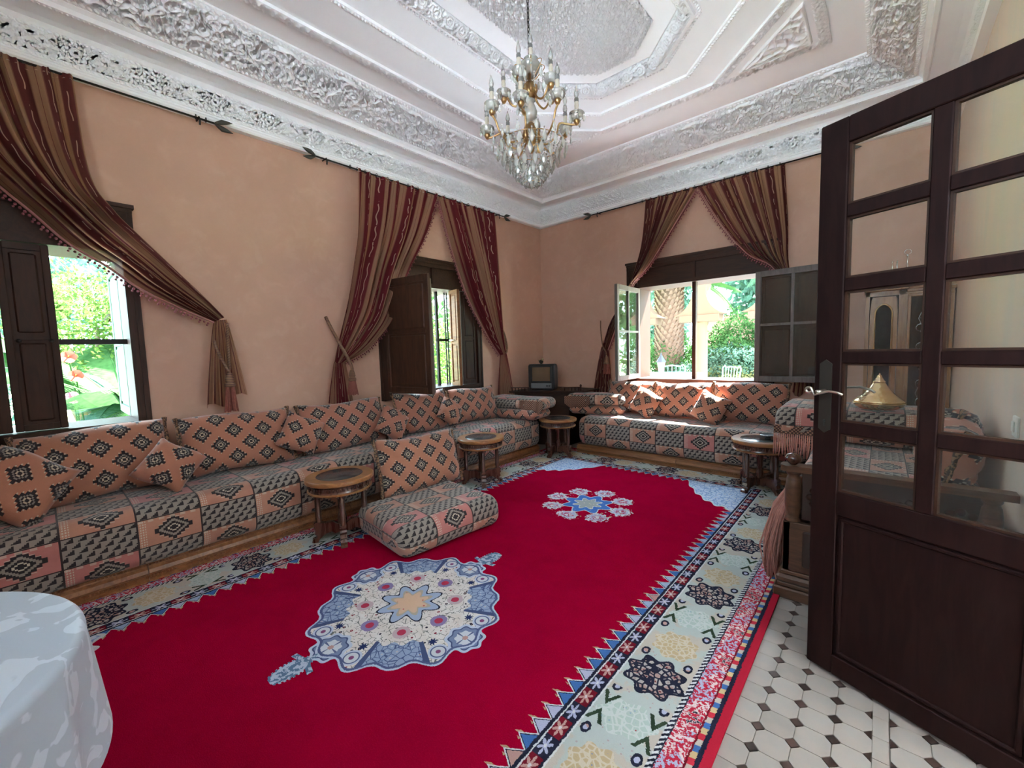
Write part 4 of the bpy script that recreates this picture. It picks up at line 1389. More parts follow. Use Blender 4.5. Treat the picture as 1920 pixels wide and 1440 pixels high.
mb = MB(); P = []
for i in range(9):
    for j in range(7):
        a, b = -1+i/4, -1+j/3
        P.append((a*.125, -.103-.010*(1-a*a)*(1-b*b), .215+b*.092))
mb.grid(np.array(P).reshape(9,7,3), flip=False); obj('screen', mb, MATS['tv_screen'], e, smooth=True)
mb = MB()
for x0, x1, z0, z1 in ((-.150,-.128,.11,.32),(.128,.150,.11,.32),(-.15,.15,.309,.322),(-.15,.15,.105,.121)): mb.bbox(x0,x1,-.112,-.098,z0,z1,.004)
obj('screen_bezel', mb, MATS['tv_black'], e)
mb = MB(); mb.bbox(-.145,.145,-.109,-.097,.026,.096,.004); obj('control_panel', mb, MATS['tv_grey'], e)
for x in (.085,.118):
    mb = MB(); mb.lathe([(.012,0),(.012,.012),(.009,.014)], 10, M=Matrix.Translation((x,-.108,.06)) @ Matrix.Rotation(PI/2,4,'X')); obj('knob', mb, MATS['tv_black'], e)
e = empty('bird_ornament', (-3.445, 4.50, 1.070)); tag(e, 'tiny bird ornament perched on the television', 'ornament')
mb = MB(); mb.ball((0,0,.030), .028, 10, 7, (1.2,.85,.95)); mb.lathe([(.018,0),(.014,.006),(.006,.01)], 10); obj('body', mb, MATS['bird_dark'], e, smooth=True)
mb = MB(); mb.ball((.024,-.005,.062), .017, 8, 6); obj('head', mb, MATS['bird_gold'], e, smooth=True)
mb = MB(); mb.tube([(.038,-.006,.062),(.052,-.008,.058)], [.005,.001], 6); obj('beak', mb, MATS['bird_dark'], e)
mb = MB(); mb.tube([(-.025,0,.035),(-.055,.003,.055)], [.012,.003], 6); obj('tail', mb, MATS['bird_gold'], e)

# ================================================================== rug
HX, HY = 1.405, 2.41; RX, RY = -1.749, 1.99
gx = np.linspace(-HX, HX, 120); gy = np.linspace(-HY-.5, HY, 220)
GX, GY = np.meshgrid(gx, gy, indexing='ij')
wx, wy = GX+RX, GY+RY
# soft crease running across the rug, and gentle waves
def seg_d(ax, ay, bx, by):
    dx, dy = bx-ax, by-ay; t = np.clip(((wx-ax)*dx+(wy-ay)*dy)/(dx*dx+dy*dy), 0, 1)
    return np.hypot(wx-ax-t*dx, wy-ay-t*dy), t
Z = .010 + .0015*np.sin(wx*5+1)*np.sin(wy*4)
for a, b, h in (((-2.30,2.60),(-1.95,2.58),.010), ((-1.95,2.58),(-1.28,2.25),.013), ((-1.95,1.95),(-1.05,1.72),.003)):
    d, t = seg_d(*a, *b); Z += h*np.exp(-(d/.030)**2)*(.4+.6*np.sin(PI*np.clip(t,.05,.95)))
P = np.stack([GX, GY, Z], -1)
mb = MB(); mb.grid(P, flip=False)
# turned-down edge
for i0 in (P[0], P[-1][::-1], P[::-1, 0], P[:, -1]):
    low = i0.copy(); low[:, 2] = .0005
    mb.grid(np.stack([i0, low]), flip=True)
rug = obj('rug', mb, MATS['rug_pile'], None, (RX, RY, 0.001), smooth=True)
tag(rug, 'large red rug with blue and cream medallions and flowered border', 'rug')

# ================================================================== curtains
def resample(pts, n):
    p = np.array(pts, float)
    # smooth with Catmull-Rom
    q = []
    m = len(p)
    for i in range(m-1):
        p0, p1, p2, p3 = p[max(i-1,0)], p[i], p[i+1], p[min(i+2,m-1)]
        for k in range(12):
            t = k/12
            q.append(.5*((2*p1)+(-p0+p2)*t+(2*p0-5*p1+4*p2-p3)*t*t+(-p0+3*p1-3*p2+p3)*t**3))
    q.append(p[-1]); q = np.array(q)
    d = np.concatenate([[0], np.cumsum(np.linalg.norm(q[1:]-q[:-1], axis=1))])
    t = np.linspace(0, d[-1], n)
    return np.stack([np.interp(t, d, q[:,k]) for k in range(q.shape[1])], 1), d[-1]
def curtain(label, T, outer, inner, tail, pleats, mat, cloth_w, phase=0.0, n0=.075, amp=.026, tie_n=.085, beads=True, bow=.05):
    nu, nv = 130, 64
    O, Lo = resample(outer, nv); I, Li = resample(inner, nv)
    base = Vector(T(O[0][0], 0, O[-1][1]))
    e = empty('curtain', base); tag(e, label, 'curtain', 'striped sheer curtains with beaded edges')
    P = np.zeros((nu, nv, 3)); UV = np.zeros((nu, nv, 2))
    for i in range(nu):
        u = i/(nu-1)
        # pleats bunch up unevenly
        uu = u + .02*math.sin(u*21+phase)
        for j in range(nv):
            v = j/(nv-1)
            s = O[j][0]*(1-uu) + I[j][0]*uu; z = O[j][1]*(1-uu) + I[j][1]*uu
            sag = .05*math.sin(PI*u)*math.sin(PI*v)*0
            A = amp*(.55+.8*math.sin(PI*min(1, v*1.1))) + .008
            n = n0 + (tie_n-n0)*v + A*math.sin(2*PI*pleats*u + phase + .5*math.sin(v*3+u*5)) + .010*math.sin(2*PI*pleats*2.3*u+v*4)
            n += bow*math.sin(PI*u)*math.sin(PI*v)
            P[i, j] = T(s, max(n, .02), z - sag); UV[i, j] = (u*cloth_w, v*(Lo*(1-u)+Li*u))
    P -= np.array(base)
    mb = MB(); mb.grid(P, UV); obj('drape', mb, MATS[mat], e, smooth=True)
    # gathered heading on the rod
    mb = MB(); Q = np.zeros((nu, 4, 3)); QU = np.zeros((nu, 4, 2))
    for i in range(nu):
        for k in range(4):
            p = P[i, 0].copy(); p[2] += .009*k + .004*math.sin(i*1.3)
            Q[i, k] = p; QU[i, k] = UV[i, 0]
    mb.grid(Q, QU); obj('heading', mb, MATS[mat], e, smooth=True)
    # hem and beads on the inner edge
    ed = P[-1]
    mb = MB(); mb.tube([tuple(p) for p in ed], .008, 6); obj('edge_binding', mb, MATS['curtain_hem'], e, smooth=True)
    if beads:
        mb = MB(); R_, L = resample(ed, int(max(Lo, Li)/.024))
        for k, p in enumerate(R_[1:-1]):
            nx = (1 if inner[0][0] > outer[0][0] else -1)
            off = np.array(T(nx*.012, 0, -.016)) - np.array(T(0,0,0))
            mb.ball(tuple(p+off), .0085, 6, 4)
            off2 = np.array(T(nx*.020, 0, -.030)) - np.array(T(0,0,0))
            if k % 2 == 0: mb.ball(tuple(p+off2), .007, 6, 4)
        obj('bead_trim', mb, MATS['bead_trim'], e, smooth=True, kind='stuff')
    if tail:
        (a0, z0), (a1, z1) = tail[0], tail[1]      # left / right at tie
        (b0, zb0), (b1, zb1) = tail[2], tail[3]
        nu2, nv2 = 60, 24
        P = np.zeros((nu2, nv2, 3)); UV = np.zeros((nu2, nv2, 2))
        for i in range(nu2):
            u = i/(nu2-1)
            for j in range(nv2):
                v = j/(nv2-1)
                s = (a0*(1-u)+a1*u)*(1-v**.8) + (b0*(1-u)+b1*u)*v**.8
                zt = z0*(1-u)+z1*u; zb = zb0*(1-u)+zb1*u + .03*math.sin(u*9+phase)
                n = tie_n + (.012+.018*v)*math.sin(2*PI*6*u+phase+v) 
                P[i, j] = T(s, n, zt*(1-v)+zb*v); UV[i, j] = (u*cloth_w*.8, 2.0+v*(zt-zb))
        P -= np.array(base)
        mb = MB(); mb.grid(P, UV); obj('tail', mb, MATS[mat], e, smooth=True)
    return e
def tieback(label, T, pts, tassel_at, tassel_len, r=.010, n=.13, double=True):
    base = Vector(T(pts[0][0], n, pts[0][1]))
    e = empty('curtain_tieback', base); tag(e, label, 'tieback', 'rope curtain tie-backs')
    R_, L = resample([T(s, nn, z) for s, z, nn in pts], 26)
    R_ = R_ - np.array(base)
    mb = MB(); mb.tube([tuple(p) for p in R_], r, 8); obj('cord', mb, MATS['rope_cord'], e, smooth=True)
    if tassel_at:
        s, z, nn = tassel_at; c = np.array(T(s, nn, z)) - np.array(base)
        mb = MB(); mb.lathe([(.008,.0),(.018,-.012),(.026,-.04),(.030,-.065),(.024,-.075),(.034,-.085),(.034,-.105),(.028,-.11)][::-1], 14, tuple(c)); obj('tassel_head', mb, MATS['rope_cord'], e, smooth=True)
        mb = MB()
        for i in range(46):
            a = random.random()*2*PI; rr = .026*math.sqrt(random.random()); rb = rr*1.9
            mb.tube([(c[0]+rr*math.cos(a), c[1]+rr*math.sin(a), c[2]-.10), (c[0]+rb*math.cos(a), c[1]+rb*math.sin(a), c[2]-.10-tassel_len*(.9+.1*random.random()))], .0045, 5)
        obj('tassel_skirt', mb, MATS['tassel_red'], e, kind='stuff')
    return e
def rod(label, T, s0, s1, z, n=.075, leaf_ends=(1,1), rings=()):
    base = Vector(T(s0, n, z))
    e = empty('curtain_rod', base); tag(e, label, 'curtain rod', 'thin iron curtain rods')
    B = np.array(base)
    mb = MB(); mb.tube([tuple(np.array(T(s0,n,z))-B), tuple(np.array(T(s1,n,z))-B)], .007, 8); obj('bar', mb, MATS['iron'], e, smooth=True)
    for k, (s, sg) in enumerate(((s0,-1),(s1,1))):
        if not leaf_ends[k]: continue
        mb = MB()
        for dz, up in ((.02,.5),(-.02,-.5)):
            for i in range(1):
                p0 = np.array(T(s,n,z)); p1 = np.array(T(s+sg*.05,n,z+dz*1.2)); p2 = np.array(T(s+sg*.115,n+.01,z+dz*1.8))
                mb.tube([tuple(p0-B), tuple((p0+p1)/2-B), tuple(p1-B), tuple((p1+p2)/2-B), tuple(p2-B)], [.004,.013,.019,.013,.002], 6)
        obj('leaf_finial', mb, MATS['leaf_iron'], e, smooth=True)
        mb = MB(); q = s - sg*.09
        mb.tube([tuple(np.array(T(q,.0,z+.01))-B), tuple(np.array(T(q,n,z+.01))-B), tuple(np.array(T(q,n+.012,z-.012))-B), tuple(np.array(T(q,n+.004,z-.045))-B)], .006, 6); obj('bracket', mb, MATS['iron'], e)
    for s in rings:
        mb = MB(); mb.tube([tuple(np.array(T(s, n+.016*math.cos(a), z+.004+.016*math.sin(a)))-B) for a in np.linspace(0, 2*PI, 11)[:-1]], .0025, 5, closed=True); obj('ring', mb, MATS['iron'], e)
    return e
ZR = 2.992
rod('curtain rod above the leftmost window', TL, -.93, 1.00, ZR, leaf_ends=(1,1), rings=[.95-.06*i for i in range(2)])
rod('curtain rod above the shuttered window', TL, 1.74, 4.15, ZR, rings=[2.05,2.12]+[2.2+.12*i for i in range(15)])
rod('curtain rod above the garden window', TB, -2.90, -.30, ZR, rings=[-2.2+.1*i for i in range(15)])
curtain('brown striped curtain swagged sideways from the leftmost window', TL,
    [(.288,2.968),(.311,2.425),(.404,2.22),(.515,2.085),(.691,1.884),(.86,1.69),(.945,1.575)],
    [(-.42,2.968),(-.26,2.52),(-.06,2.264),(.048,2.143),(.185,1.984),(.345,1.865),(.484,1.745),(.673,1.635),(.875,1.535)],
    [(.880,1.55),(.960,1.56),(.785,.90),(1.05,.985)], 6, 'curtain_brown', 1.5, phase=.4, amp=.03, tie_n=.12)
curtain('wine striped curtain left of the shuttered window, swept to the left', TL,
    [(2.10,2.968),(2.053,2.433),(2.011,2.184),(1.923,1.786),(1.82,1.396),(1.785,1.20)],
    [(3.074,2.968),(2.884,2.535),(2.62,2.107),(2.472,1.771),(2.366,1.553),(2.118,1.317),(1.865,1.195)],
    [(1.775,1.21),(1.875,1.21),(1.70,.81),(1.93,.80)], 6.5, 'curtain_wine', 1.75, phase=1.1)
curtain('wine striped curtain right of the shuttered window, swept to the right', TL,
    [(3.969,2.968),(4.001,2.203),(4.043,1.593),(4.089,1.235)],
    [(3.078,2.968),(3.253,2.423),(3.474,1.896),(3.77,1.453),(3.99,1.205)],
    [(3.985,1.215),(4.09,1.235),(3.93,.64),(4.21,.66)], 6.5, 'curtain_wine', 1.6, phase=2.0)
curtain('brown striped curtain left of the garden window, swept behind the sash', TB,
    [(-2.166,2.968),(-2.215,2.416),(-2.42,1.868),(-2.63,1.586),(-2.755,1.27)],
    [(-1.576,2.968),(-2.07,2.267),(-2.341,2.00),(-2.487,1.652),(-2.665,1.235)],
    [(-2.76,1.28),(-2.66,1.24),(-2.89,.62),(-2.61,.63)], 7, 'curtain_brown', 1.5, phase=.9)
curtain('brown striped curtain right of the garden window', TB,
    [(-.746,2.968),(-.715,2.4),(-.705,1.99),(-.60,1.62),(-.50,1.30)],
    [(-1.576,2.968),(-1.338,2.54),(-1.08,2.19),(-.84,2.01),(-.68,1.64),(-.57,1.28)],
    [(-.58,1.29),(-.49,1.29),(-.66,.75),(-.44,.75)], 7, 'curtain_brown', 1.5, phase=2.6, n0=.065, tie_n=.045, amp=.016, bow=.0)
tieback('rope tie-back with a big red tassel on the leftmost curtain', TL, [(.955,1.53,.16),(.945,1.40,.17),(.94,1.25,.175),(.935,1.175,.175),(.905,1.24,.175),(.875,1.33,.17),(.865,1.40,.15)], (.935,1.17,.175), .20)
tieback('rope tie-back left of the shuttered window, hooked high on the wall', TL, [(1.757,1.62,.02),(1.79,1.50,.06),(1.84,1.33,.13),(1.875,1.22,.17),(1.90,1.15,.17),(1.905,1.12,.16)], (1.90,1.14,.165), .14, r=.014)
tieback('rope tie-back right of the shuttered window', TL, [(4.085,1.60,.02),(4.075,1.45,.10),(4.03,1.29,.17),(3.99,1.23,.17),(4.06,1.27,.14),(4.088,1.45,.06),(4.09,1.60,.02)], None, .1, r=.010)
tieback('rope tie-back left of the garden window', TB, [(-2.815,1.62,.02),(-2.78,1.48,.08),(-2.70,1.27,.17),(-2.66,1.22,.17),(-2.65,1.15,.17)], (-2.652,1.16,.17), .14, r=.008)

# ================================================================== chandelier
CX, CY = -1.692, 2.163
ch = empty('chandelier', (CX, CY, 2.29)); tag(ch, 'gilt and crystal chandelier with candle bulbs hanging from the ceiling centre', 'chandelier')
Z0 = -2.29
GOLD, CRY = MATS['gold'], MATS['crystal']
mb = MB(); z = 3.07; k = 0
while z < 3.545:
    pts = []
    for i in range(9):
        a = 2*PI*i/9
        x, zz = .0065*math.cos(a), .019*math.sin(a)
        pts.append((x, 0, z+zz+Z0) if k % 2 == 0 else (0, x, z+zz+Z0))
    mb.tube(pts, .0024, 5, closed=True); z += .027; k += 1
obj('chain', mb, MATS['iron'], ch, smooth=True)
mb = MB(); mb.lathe([(.004,3.545),(.03,3.535),(.05,3.552),(.055,3.560)], 16, (0,0,Z0)); obj('ceiling_rose', mb, GOLD, ch, smooth=True)
def lathe_part(name, prof, mat, parent=ch, c=(0,0,0), seg=14):
    mb = MB(); mb.lathe([(r, zz+Z0) for r, zz in prof], seg, c); return obj(name, mb, mat, parent, smooth=True)
lathe_part('stem', [(.010,2.50),(.012,2.62),(.020,2.66),(.010,2.70),(.010,2.78),(.022,2.80),(.012,2.83),(.010,3.04)], GOLD)
lathe_part('hub', [(.012,2.54),(.024,2.55),(.034,2.575),(.045,2.60),(.048,2.64),(.040,2.66),(.030,2.668),(.015,2.68)], GOLD, seg=18)
lathe_part('hub', [(.014,2.82),(.030,2.835),(.042,2.86),(.042,2.90),(.030,2.915),(.014,2.93)], GOLD, seg=18)
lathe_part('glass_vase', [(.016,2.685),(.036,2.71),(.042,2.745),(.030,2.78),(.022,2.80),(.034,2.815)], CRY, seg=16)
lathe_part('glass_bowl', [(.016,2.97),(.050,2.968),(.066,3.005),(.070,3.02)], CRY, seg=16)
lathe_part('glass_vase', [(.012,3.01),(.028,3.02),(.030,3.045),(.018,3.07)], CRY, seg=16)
for k in range(6):
    a = k*PI/3 + .3
    mb = MB(); mb.ball((.042*math.cos(a), .042*math.sin(a), 2.605+Z0), .018, 6, 5, (1,1,2.0)); obj('hub_ornament', mb, GOLD, ch, smooth=True)
    mb = MB(); mb.ball((.038*math.cos(a), .038*math.sin(a), 2.875+Z0), .015, 6, 5, (1,1,2.0)); obj('hub_ornament', mb, GOLD, ch, smooth=True)
# crystal drop: faceted almond on a small bead
def drop_mesh(L):
    mb = MB(); w = L*.24
    v = [(0,0,0)]
    for zz, r in ((-.18,.5),(-.55,1.0),(-.82,.7)):
        for i in range(6):
            a = 2*PI*i/6; v.append((w*r*math.cos(a), w*r*.55*math.sin(a), zz*L))
    v.append((0,0,-L)); f = []
    for i in range(6):
        j = (i+1) % 6
        f += [(0,1+i,1+j), (1+i,7+i,7+j,1+j), (7+i,13+i,13+j,7+j), (13+i,19,13+j)]
    mb.add(v, f); mb.ball((0,0,.008), .006, 6, 4)
    return mb.mesh('crystal_drop', CRY)
D1, D2, D3 = drop_mesh(.075), drop_mesh(.055), drop_mesh(.042)
def arm(a, r_out, z_hub, z_dip, z_cup, curl, tip=None):
    """gilt S-curve arm carrying dish, candle and bulb"""
    ca_, sa = math.cos(a), math.sin(a)
    ctrl = [(.035,z_hub),(r_out*.35,z_dip+.02),(r_out*.60,z_dip),(r_out*.82,z_dip+.04),(r_out*.92,z_dip+.10),(r_out*.99,z_cup-.03),(r_out,z_cup-.012)] if not curl else \
           [(.035,z_hub),(r_out*.30,z_hub-.06),(r_out*.55,z_hub-.02),(r_out*.62,z_hub+.05),(r_out*.80,z_cup-.015),(r_out*.97,z_cup-.025),(r_out,z_cup-.010)]
    R_, L = resample(ctrl, 22)
    mb = MB(); mb.tube([(p[0]*ca_, p[0]*sa, p[1]+Z0) for p in R_], .0062, 7); ar = obj('arm', mb, GOLD, ch, smooth=True)
    c = (r_out*ca_, r_out*sa, 0)
    def sp(name, prof, mat, seg=14): 
        mb = MB(); mb.lathe([(r, zz+z_cup+Z0) for r, zz in prof], seg, c); return obj(name, mb, mat, ar, smooth=True)
    sp('cup', [(.008,-.03),(.014,-.022),(.020,-.008),(.018,.0),(.012,.004)], GOLD)
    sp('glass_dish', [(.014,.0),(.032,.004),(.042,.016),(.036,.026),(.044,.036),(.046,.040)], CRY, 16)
    sp('candle', [(.012,.004),(.0150,.012),(.0115,.024),(.0140,.036),(.0115,.048),(.0140,.060),(.0115,.072),(.0140,.084),(.0115,.096),(.013,.104)], MATS['candle_ivory'], 12)
    sp('socket', [(.013,.104),(.0135,.107),(.0135,.124),(.011,.129)], MATS['candle_cap'], 12)
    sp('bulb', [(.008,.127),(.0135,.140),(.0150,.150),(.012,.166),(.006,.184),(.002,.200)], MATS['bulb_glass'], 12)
    for k in range(5):
        b = 2*PI*k/5 + a
        d = obj('crystal_drop', D2 if k % 2 else D3, None, ar, (c[0]+.044*math.cos(b), c[1]+.044*math.sin(b), z_cup+.026+Z0), (0,0,b))
    return ar
base_a = math.atan2(-.746, -.661)
for k in range(8):
    hi = k % 2
    arm(base_a + .42 + k*PI/4, .275 if not hi else .285, 2.60, 2.535 if not hi else 2.50, 2.685 if not hi else 2.655, hi)
for k in range(5):
    arm(base_a - .25 + k*2*PI/5, .165, 2.85, 2.79, 2.845+.02*(k % 2), 0)
arm(0, .012, 3.0, 3.0, 3.012, 0)
# upper loops of wire with hanging crystals
for k in range(8):
    a = 2*PI*k/8
    pts = [((.02+.075*math.sin(t*PI))*math.cos(a), (.02+.075*math.sin(t*PI))*math.sin(a), 2.93+.10*t+.035*math.sin(t*PI)+Z0) for t in np.linspace(0,1,10)]
    mb = MB(); mb.tube(pts, .0025, 5); obj('wire_loop', mb, GOLD, ch, smooth=True)
    obj('crystal_drop', D2, None, ch, (.092*math.cos(a), .092*math.sin(a), 2.97+Z0), (0,0,a))
    mb = MB()
    for i in range(7): mb.ball((.088*math.cos(a+.2), .088*math.sin(a+.2), 2.93-.013*i+Z0), .006, 6, 4)
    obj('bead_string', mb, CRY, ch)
# skirt of bead strings: from a wide ring down to a small one
for k in range(26):
    a = 2*PI*k/26
    mb = MB()
    for i in range(19):
        t = i/18
        r = .20*(1-t)**.75 + .052*t; zz = 2.545 - .235*t**1.15
        mb.ball((r*math.cos(a), r*math.sin(a), zz+Z0), .0068, 6, 4)
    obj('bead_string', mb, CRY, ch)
mb = MB(); mb.tube([(.20*math.cos(a), .20*math.sin(a), 2.548+Z0) for a in np.linspace(0,2*PI,33)[:-1]], .003, 5, closed=True); obj('bead_ring', mb, GOLD, ch, smooth=True)
mb = MB(); mb.tube([(.055*math.cos(a), .055*math.sin(a), 2.312+Z0) for a in np.linspace(0,2*PI,25)[:-1]], .003, 5, closed=True); obj('bead_ring', mb, GOLD, ch, smooth=True)
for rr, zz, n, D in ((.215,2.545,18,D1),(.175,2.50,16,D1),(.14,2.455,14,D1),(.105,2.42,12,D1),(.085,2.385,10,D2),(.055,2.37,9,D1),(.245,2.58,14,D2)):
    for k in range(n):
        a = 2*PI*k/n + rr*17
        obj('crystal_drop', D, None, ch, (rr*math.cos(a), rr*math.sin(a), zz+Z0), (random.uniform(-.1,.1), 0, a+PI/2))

# ================================================================== glazed door
DOOR = MATS['door_wood']
dang = math.atan2(-.386, .922)
door = struct(empty('door_1', (-.187, 1.926, 0), (0,0,dang)), 'dark wooden door with ten glass panes, standing open', 'door')
Wd, Hd, th = .648, 2.03, .042
def dpart(name, boxes, mat=DOOR, ch_=.003, **k):
    mb = MB()
    for b in boxes: mb.bbox(*b, ch_)
    return obj(name, mb, mat, door, **k)
dpart('stile', [(0,.086,0,th,.012,Hd)]); dpart('stile', [(Wd-.086,Wd,0,th,.012,Hd)])
dpart('rail', [(.086,Wd-.086,0,th,1.945,Hd)]); dpart('rail', [(.086,Wd-.086,0,th,.630,.718)]); dpart('rail', [(.086,Wd-.086,0,th,.012,.088)])
rows = [(.718,.932),(.976,1.187),(1.229,1.440),(1.486,1.694),(1.738,1.945)]
dpart('muntin', [(.302,.346,.004,th-.004,.718,1.945)])
for i in range(4):
    z0, z1 = rows[i][1], rows[i+1][0]
    dpart('muntin', [(.086,.302,.004,th-.004,z0,z1)]); dpart('muntin', [(.346,Wd-.086,.004,th-.004,z0,z1)])
mb = MB()
for (z0, z1) in rows:
    for (x0, x1) in ((.086,.302),(.346,Wd-.086)):
        p = MB(); p.box(x0, x1, th/2-.0015, th/2+.0015, z0, z1)
        pane = obj('pane', p, MATS['pane_glass'], door)
        g = MB(); w = .007
        for a in ((x0,x0+w,z0,z1),(x1-w,x1,z0,z1),(x0,x1,z0,z0+w),(x0,x1,z1-w,z1)):
            g.box(a[0], a[1], th/2-.009, th/2+.009, a[2], a[3])
        obj('glazing_bead', g, MATS['dark_wood'], pane)
dpart('lower_panel', [(.086,Wd-.086,.012,.030,.088,.630)])
dpart('panel_moulding', [(.094,.108,.004,.016,.096,.622),(Wd-.108,Wd-.094,.004,.016,.096,.622),(.094,Wd-.094,.004,.016,.096,.110),(.094,Wd-.094,.004,.016,.608,.622)], ch_=.004)
mb = MB(); poly = [(.020,.945),(.040,.930),(.060,.945),(.060,1.185),(.040,1.20),(.020,1.185)]
mb.prism(poly, -.003, .004, Matrix.Rotation(PI/2, 4, 'X')); obj('lock_plate', mb, MATS['plate_dark'], door)
mb = MB(); mb.tube([(.040,.0,1.085),(.040,-.035,1.085),(.036,-.05,1.085)], .007, 8)
cur_ = []
for t in np.linspace(0, 1.75*PI, 14): cur_.append((.010+.010*math.cos(t+.6), -.05, 1.090+.010*math.sin(t+.6)))
mb.tube(cur_[::-1] + [(.028,-.05,1.073),(.045,-.05,1.080),(.075,-.05,1.090),(.105,-.05,1.086),(.118,-.05,1.080)], .0045, 8)
obj('lever_handle', mb, MATS['chrome_handle'], door, smooth=True)
mb = MB(); mb.tube([(.040,th,1.085),(.040,th+.05,1.085)], .007, 8); mb.tube([(.040,th+.05,1.085),(.07,th+.05,1.094),(.105,th+.05,1.098),(.14,th+.05,1.088),(.15,th+.05,1.08)], .0045, 8); obj('lever_handle', mb, MATS['chrome_handle'], door, smooth=True)
mb = MB(); mb.lathe([(.005,0),(.005,.004)], 10, M=Matrix.Translation((.040,-.003,.975)) @ Matrix.Rotation(PI/2,4,'X')); mb.box(.037,.043,-.005,-.002,.955,.975); obj('keyhole', mb, MATS['tv_black'], door)
for z in (.30, 1.05, 1.80):
    mb = MB(); mb.lathe([(.008,0),(.008,.08),(.004,.09)], 8, (Wd+.006, .004, z)); obj('hinge', mb, MATS['iron'], door)

# ================================================================== right-hand side: short sofa, pads, cabinet
e = empty('sofa', (-.36, 2.37, 0)); tag(e, 'carved wooden sofa behind the open door, with turned post and arm rail', 'sofa')
SW = MATS['arm_wood']
def ep(name, fn, mat=SW, smooth=False, ang=None): 
    mb = MB(); fn(mb); return obj(name, mb, mat, e, smooth=smooth, ang=ang)
WX = .765
ep('plinth', lambda m: (m.bbox(-.015,WX,-.015,1.75,0,.055,.006), m.bbox(.0,WX,.0,1.75,.055,.075,.004)))
ep('plinth_moulding', lambda m: (m.bbox(-.005,WX,-.006,1.75,.075,.115,.012), m.bbox(.012,WX,.012,1.75,.115,.135,.004)))
ep('end_panel', lambda m: m.bbox(.018,WX,.018,.05,.135,.385,.004))
ep('side_panel', lambda m: m.bbox(.018,.05,.018,1.75,.135,.385,.004))
ep('panel_field', lambda m: (m.bbox(.10,.40,.008,.03,.17,.35,.006), m.bbox(.44,.74,.008,.03,.17,.35,.006)), MATS['carved_dark'])
ep('corner_post', lambda m: m.lathe([(.030,.385),(.036,.392),(.026,.405),(.030,.43),(.036,.47),(.036,.55),(.030,.60),(.024,.615),(.032,.625),(.032,.640)], 14, (.055,.045,0)), smooth=True)
ep('corner_post', lambda m: m.lathe([(.030,.385),(.036,.392),(.026,.405),(.030,.43),(.036,.47),(.036,.55),(.030,.60),(.024,.615),(.032,.625),(.032,.640)], 14, (.70,.045,0)), smooth=True)
ep('arm_rail', lambda m: m.prism([(.0,.045),(.004,.015),(.03,.0),(.10,.008),(WX,.012),(WX,.078),(.10,.082),(.03,.09),(.004,.075)], .640, .668))
ep('arm_knob', lambda m: m.lathe([(.012,.668),(.018,.672),(.034,.690),(.036,.702),(.028,.716),(.008,.724)], 14, (.052,.045,0)), MATS['table_dark'], True)
ep('carved_screen', lambda m: m.bbox(.09,WX-.06,.035,.055,.40,.64,.004), MATS['carved_dark'])
def rosettes(m):
    for i in range(4):
        cx = .17+.15*i
        for k in range(8):
            a = 2*PI*k/8; m.ball((cx+.045*math.cos(a), .033, .52+.045*math.sin(a)), .018, 6, 4, (1,.5,1))
        m.ball((cx,.032,.52), .022, 8, 5, (1,.5,1))
ep('carved_rosettes', rosettes, MATS['dark_wood_x'], True)
o = obj('sofa_mattress', mattress_mesh(1.62, .72, .16, .05, u0=.1, seed=41), None, None, (-.33, 4.06, .388), (0,0,-PI/2)); tag(o, 'patchwork kilim mattress on the sofa behind the door', 'mattress')
# stacked pads at the far end
pad('large patchwork pad with fringed end, stacked on the sofa behind the door', (-.585, 3.58, .560), 0, .97, .62, .235, 51, KM, .09, u0=.16)
net_drape('brown knotted net and long fringe hanging from the stacked pad', (-.585, 3.575), (-.20, 3.572), .66, .60, .0, fringe=.155)
for k, (y, z, lab, rl) in enumerate(((2.90,.70,'plump bolster cushion leaning on the right wall, nearer the door',.1),(3.12,.735,'plump bolster cushion leaning on the right wall, behind the nearer one',-.1))):
    cushion('bolster_cushion', lab, (.265, y, z), -PI/2, .25, rl, .34, .33, .20, 60+k, 'bolster cushions behind the door')
# pile of fringe hanging over the sofa corner
e2 = empty('tassel_fringe', (-.37, 2.52, .60)); tag(e2, 'thick pink fringe hanging beside the sofa arm post', 'fringe')
mb = MB()
for i in range(230):
    t = random.random(); a = random.random()
    x0 = -.00 + .05*a; y0 = .20*t
    l = .34 + .16*random.random()
    sx = -.055 - .03*random.random()
    pts = [(x0+.05, y0, -.02-.05*t), (x0+sx*.5, y0-.01, -.10-l*.25), (x0+sx+random.uniform(-.012,.012), y0-.03+random.uniform(-.02,.02), -.12-l*.65), (x0+sx*.85+random.uniform(-.02,.02), y0-.035+random.uniform(-.03,.03), -.10-l)]
    mb.tube(pts, [.004,.005,.005,.003], 4)
obj('strands', mb, MATS['fringe'], e2, kind='stuff', smooth=True)
mb = MB(); mb.tube([(.045,-.01,-.015),(.05,.10,-.03),(.06,.21,-.04)], .016, 8); obj('braid_head', mb, MATS['trim_braid'], e2, smooth=True)
# brass tagine on the pads
e = empty('brass_tagine', (-.005, 3.72, .800)); tag(e, 'engraved brass dish with a tall conical lid', 'tagine')
mb = MB(); mb.lathe([(.07,0),(.10,.004),(.125,.022),(.135,.04),(.140,.046),(.132,.046)], 32); obj('dish', mb, MATS['brass_engraved'], e, smooth=True)
mb = MB(); mb.lathe([(.128,.046),(.134,.052),(.128,.060),(.115,.072),(.090,.095),(.066,.122),(.046,.150),(.034,.172),(.030,.180)], 32); obj('lid', mb, MATS['brass_engraved'], e, smooth=True)
mb = MB(); mb.lathe([(.030,.180),(.034,.186),(.026,.192),(.020,.205),(.012,.216),(.014,.222),(.006,.230),(.002,.242)], 20); obj('lid_finial', mb, MATS['brass_engraved'], e, smooth=True)
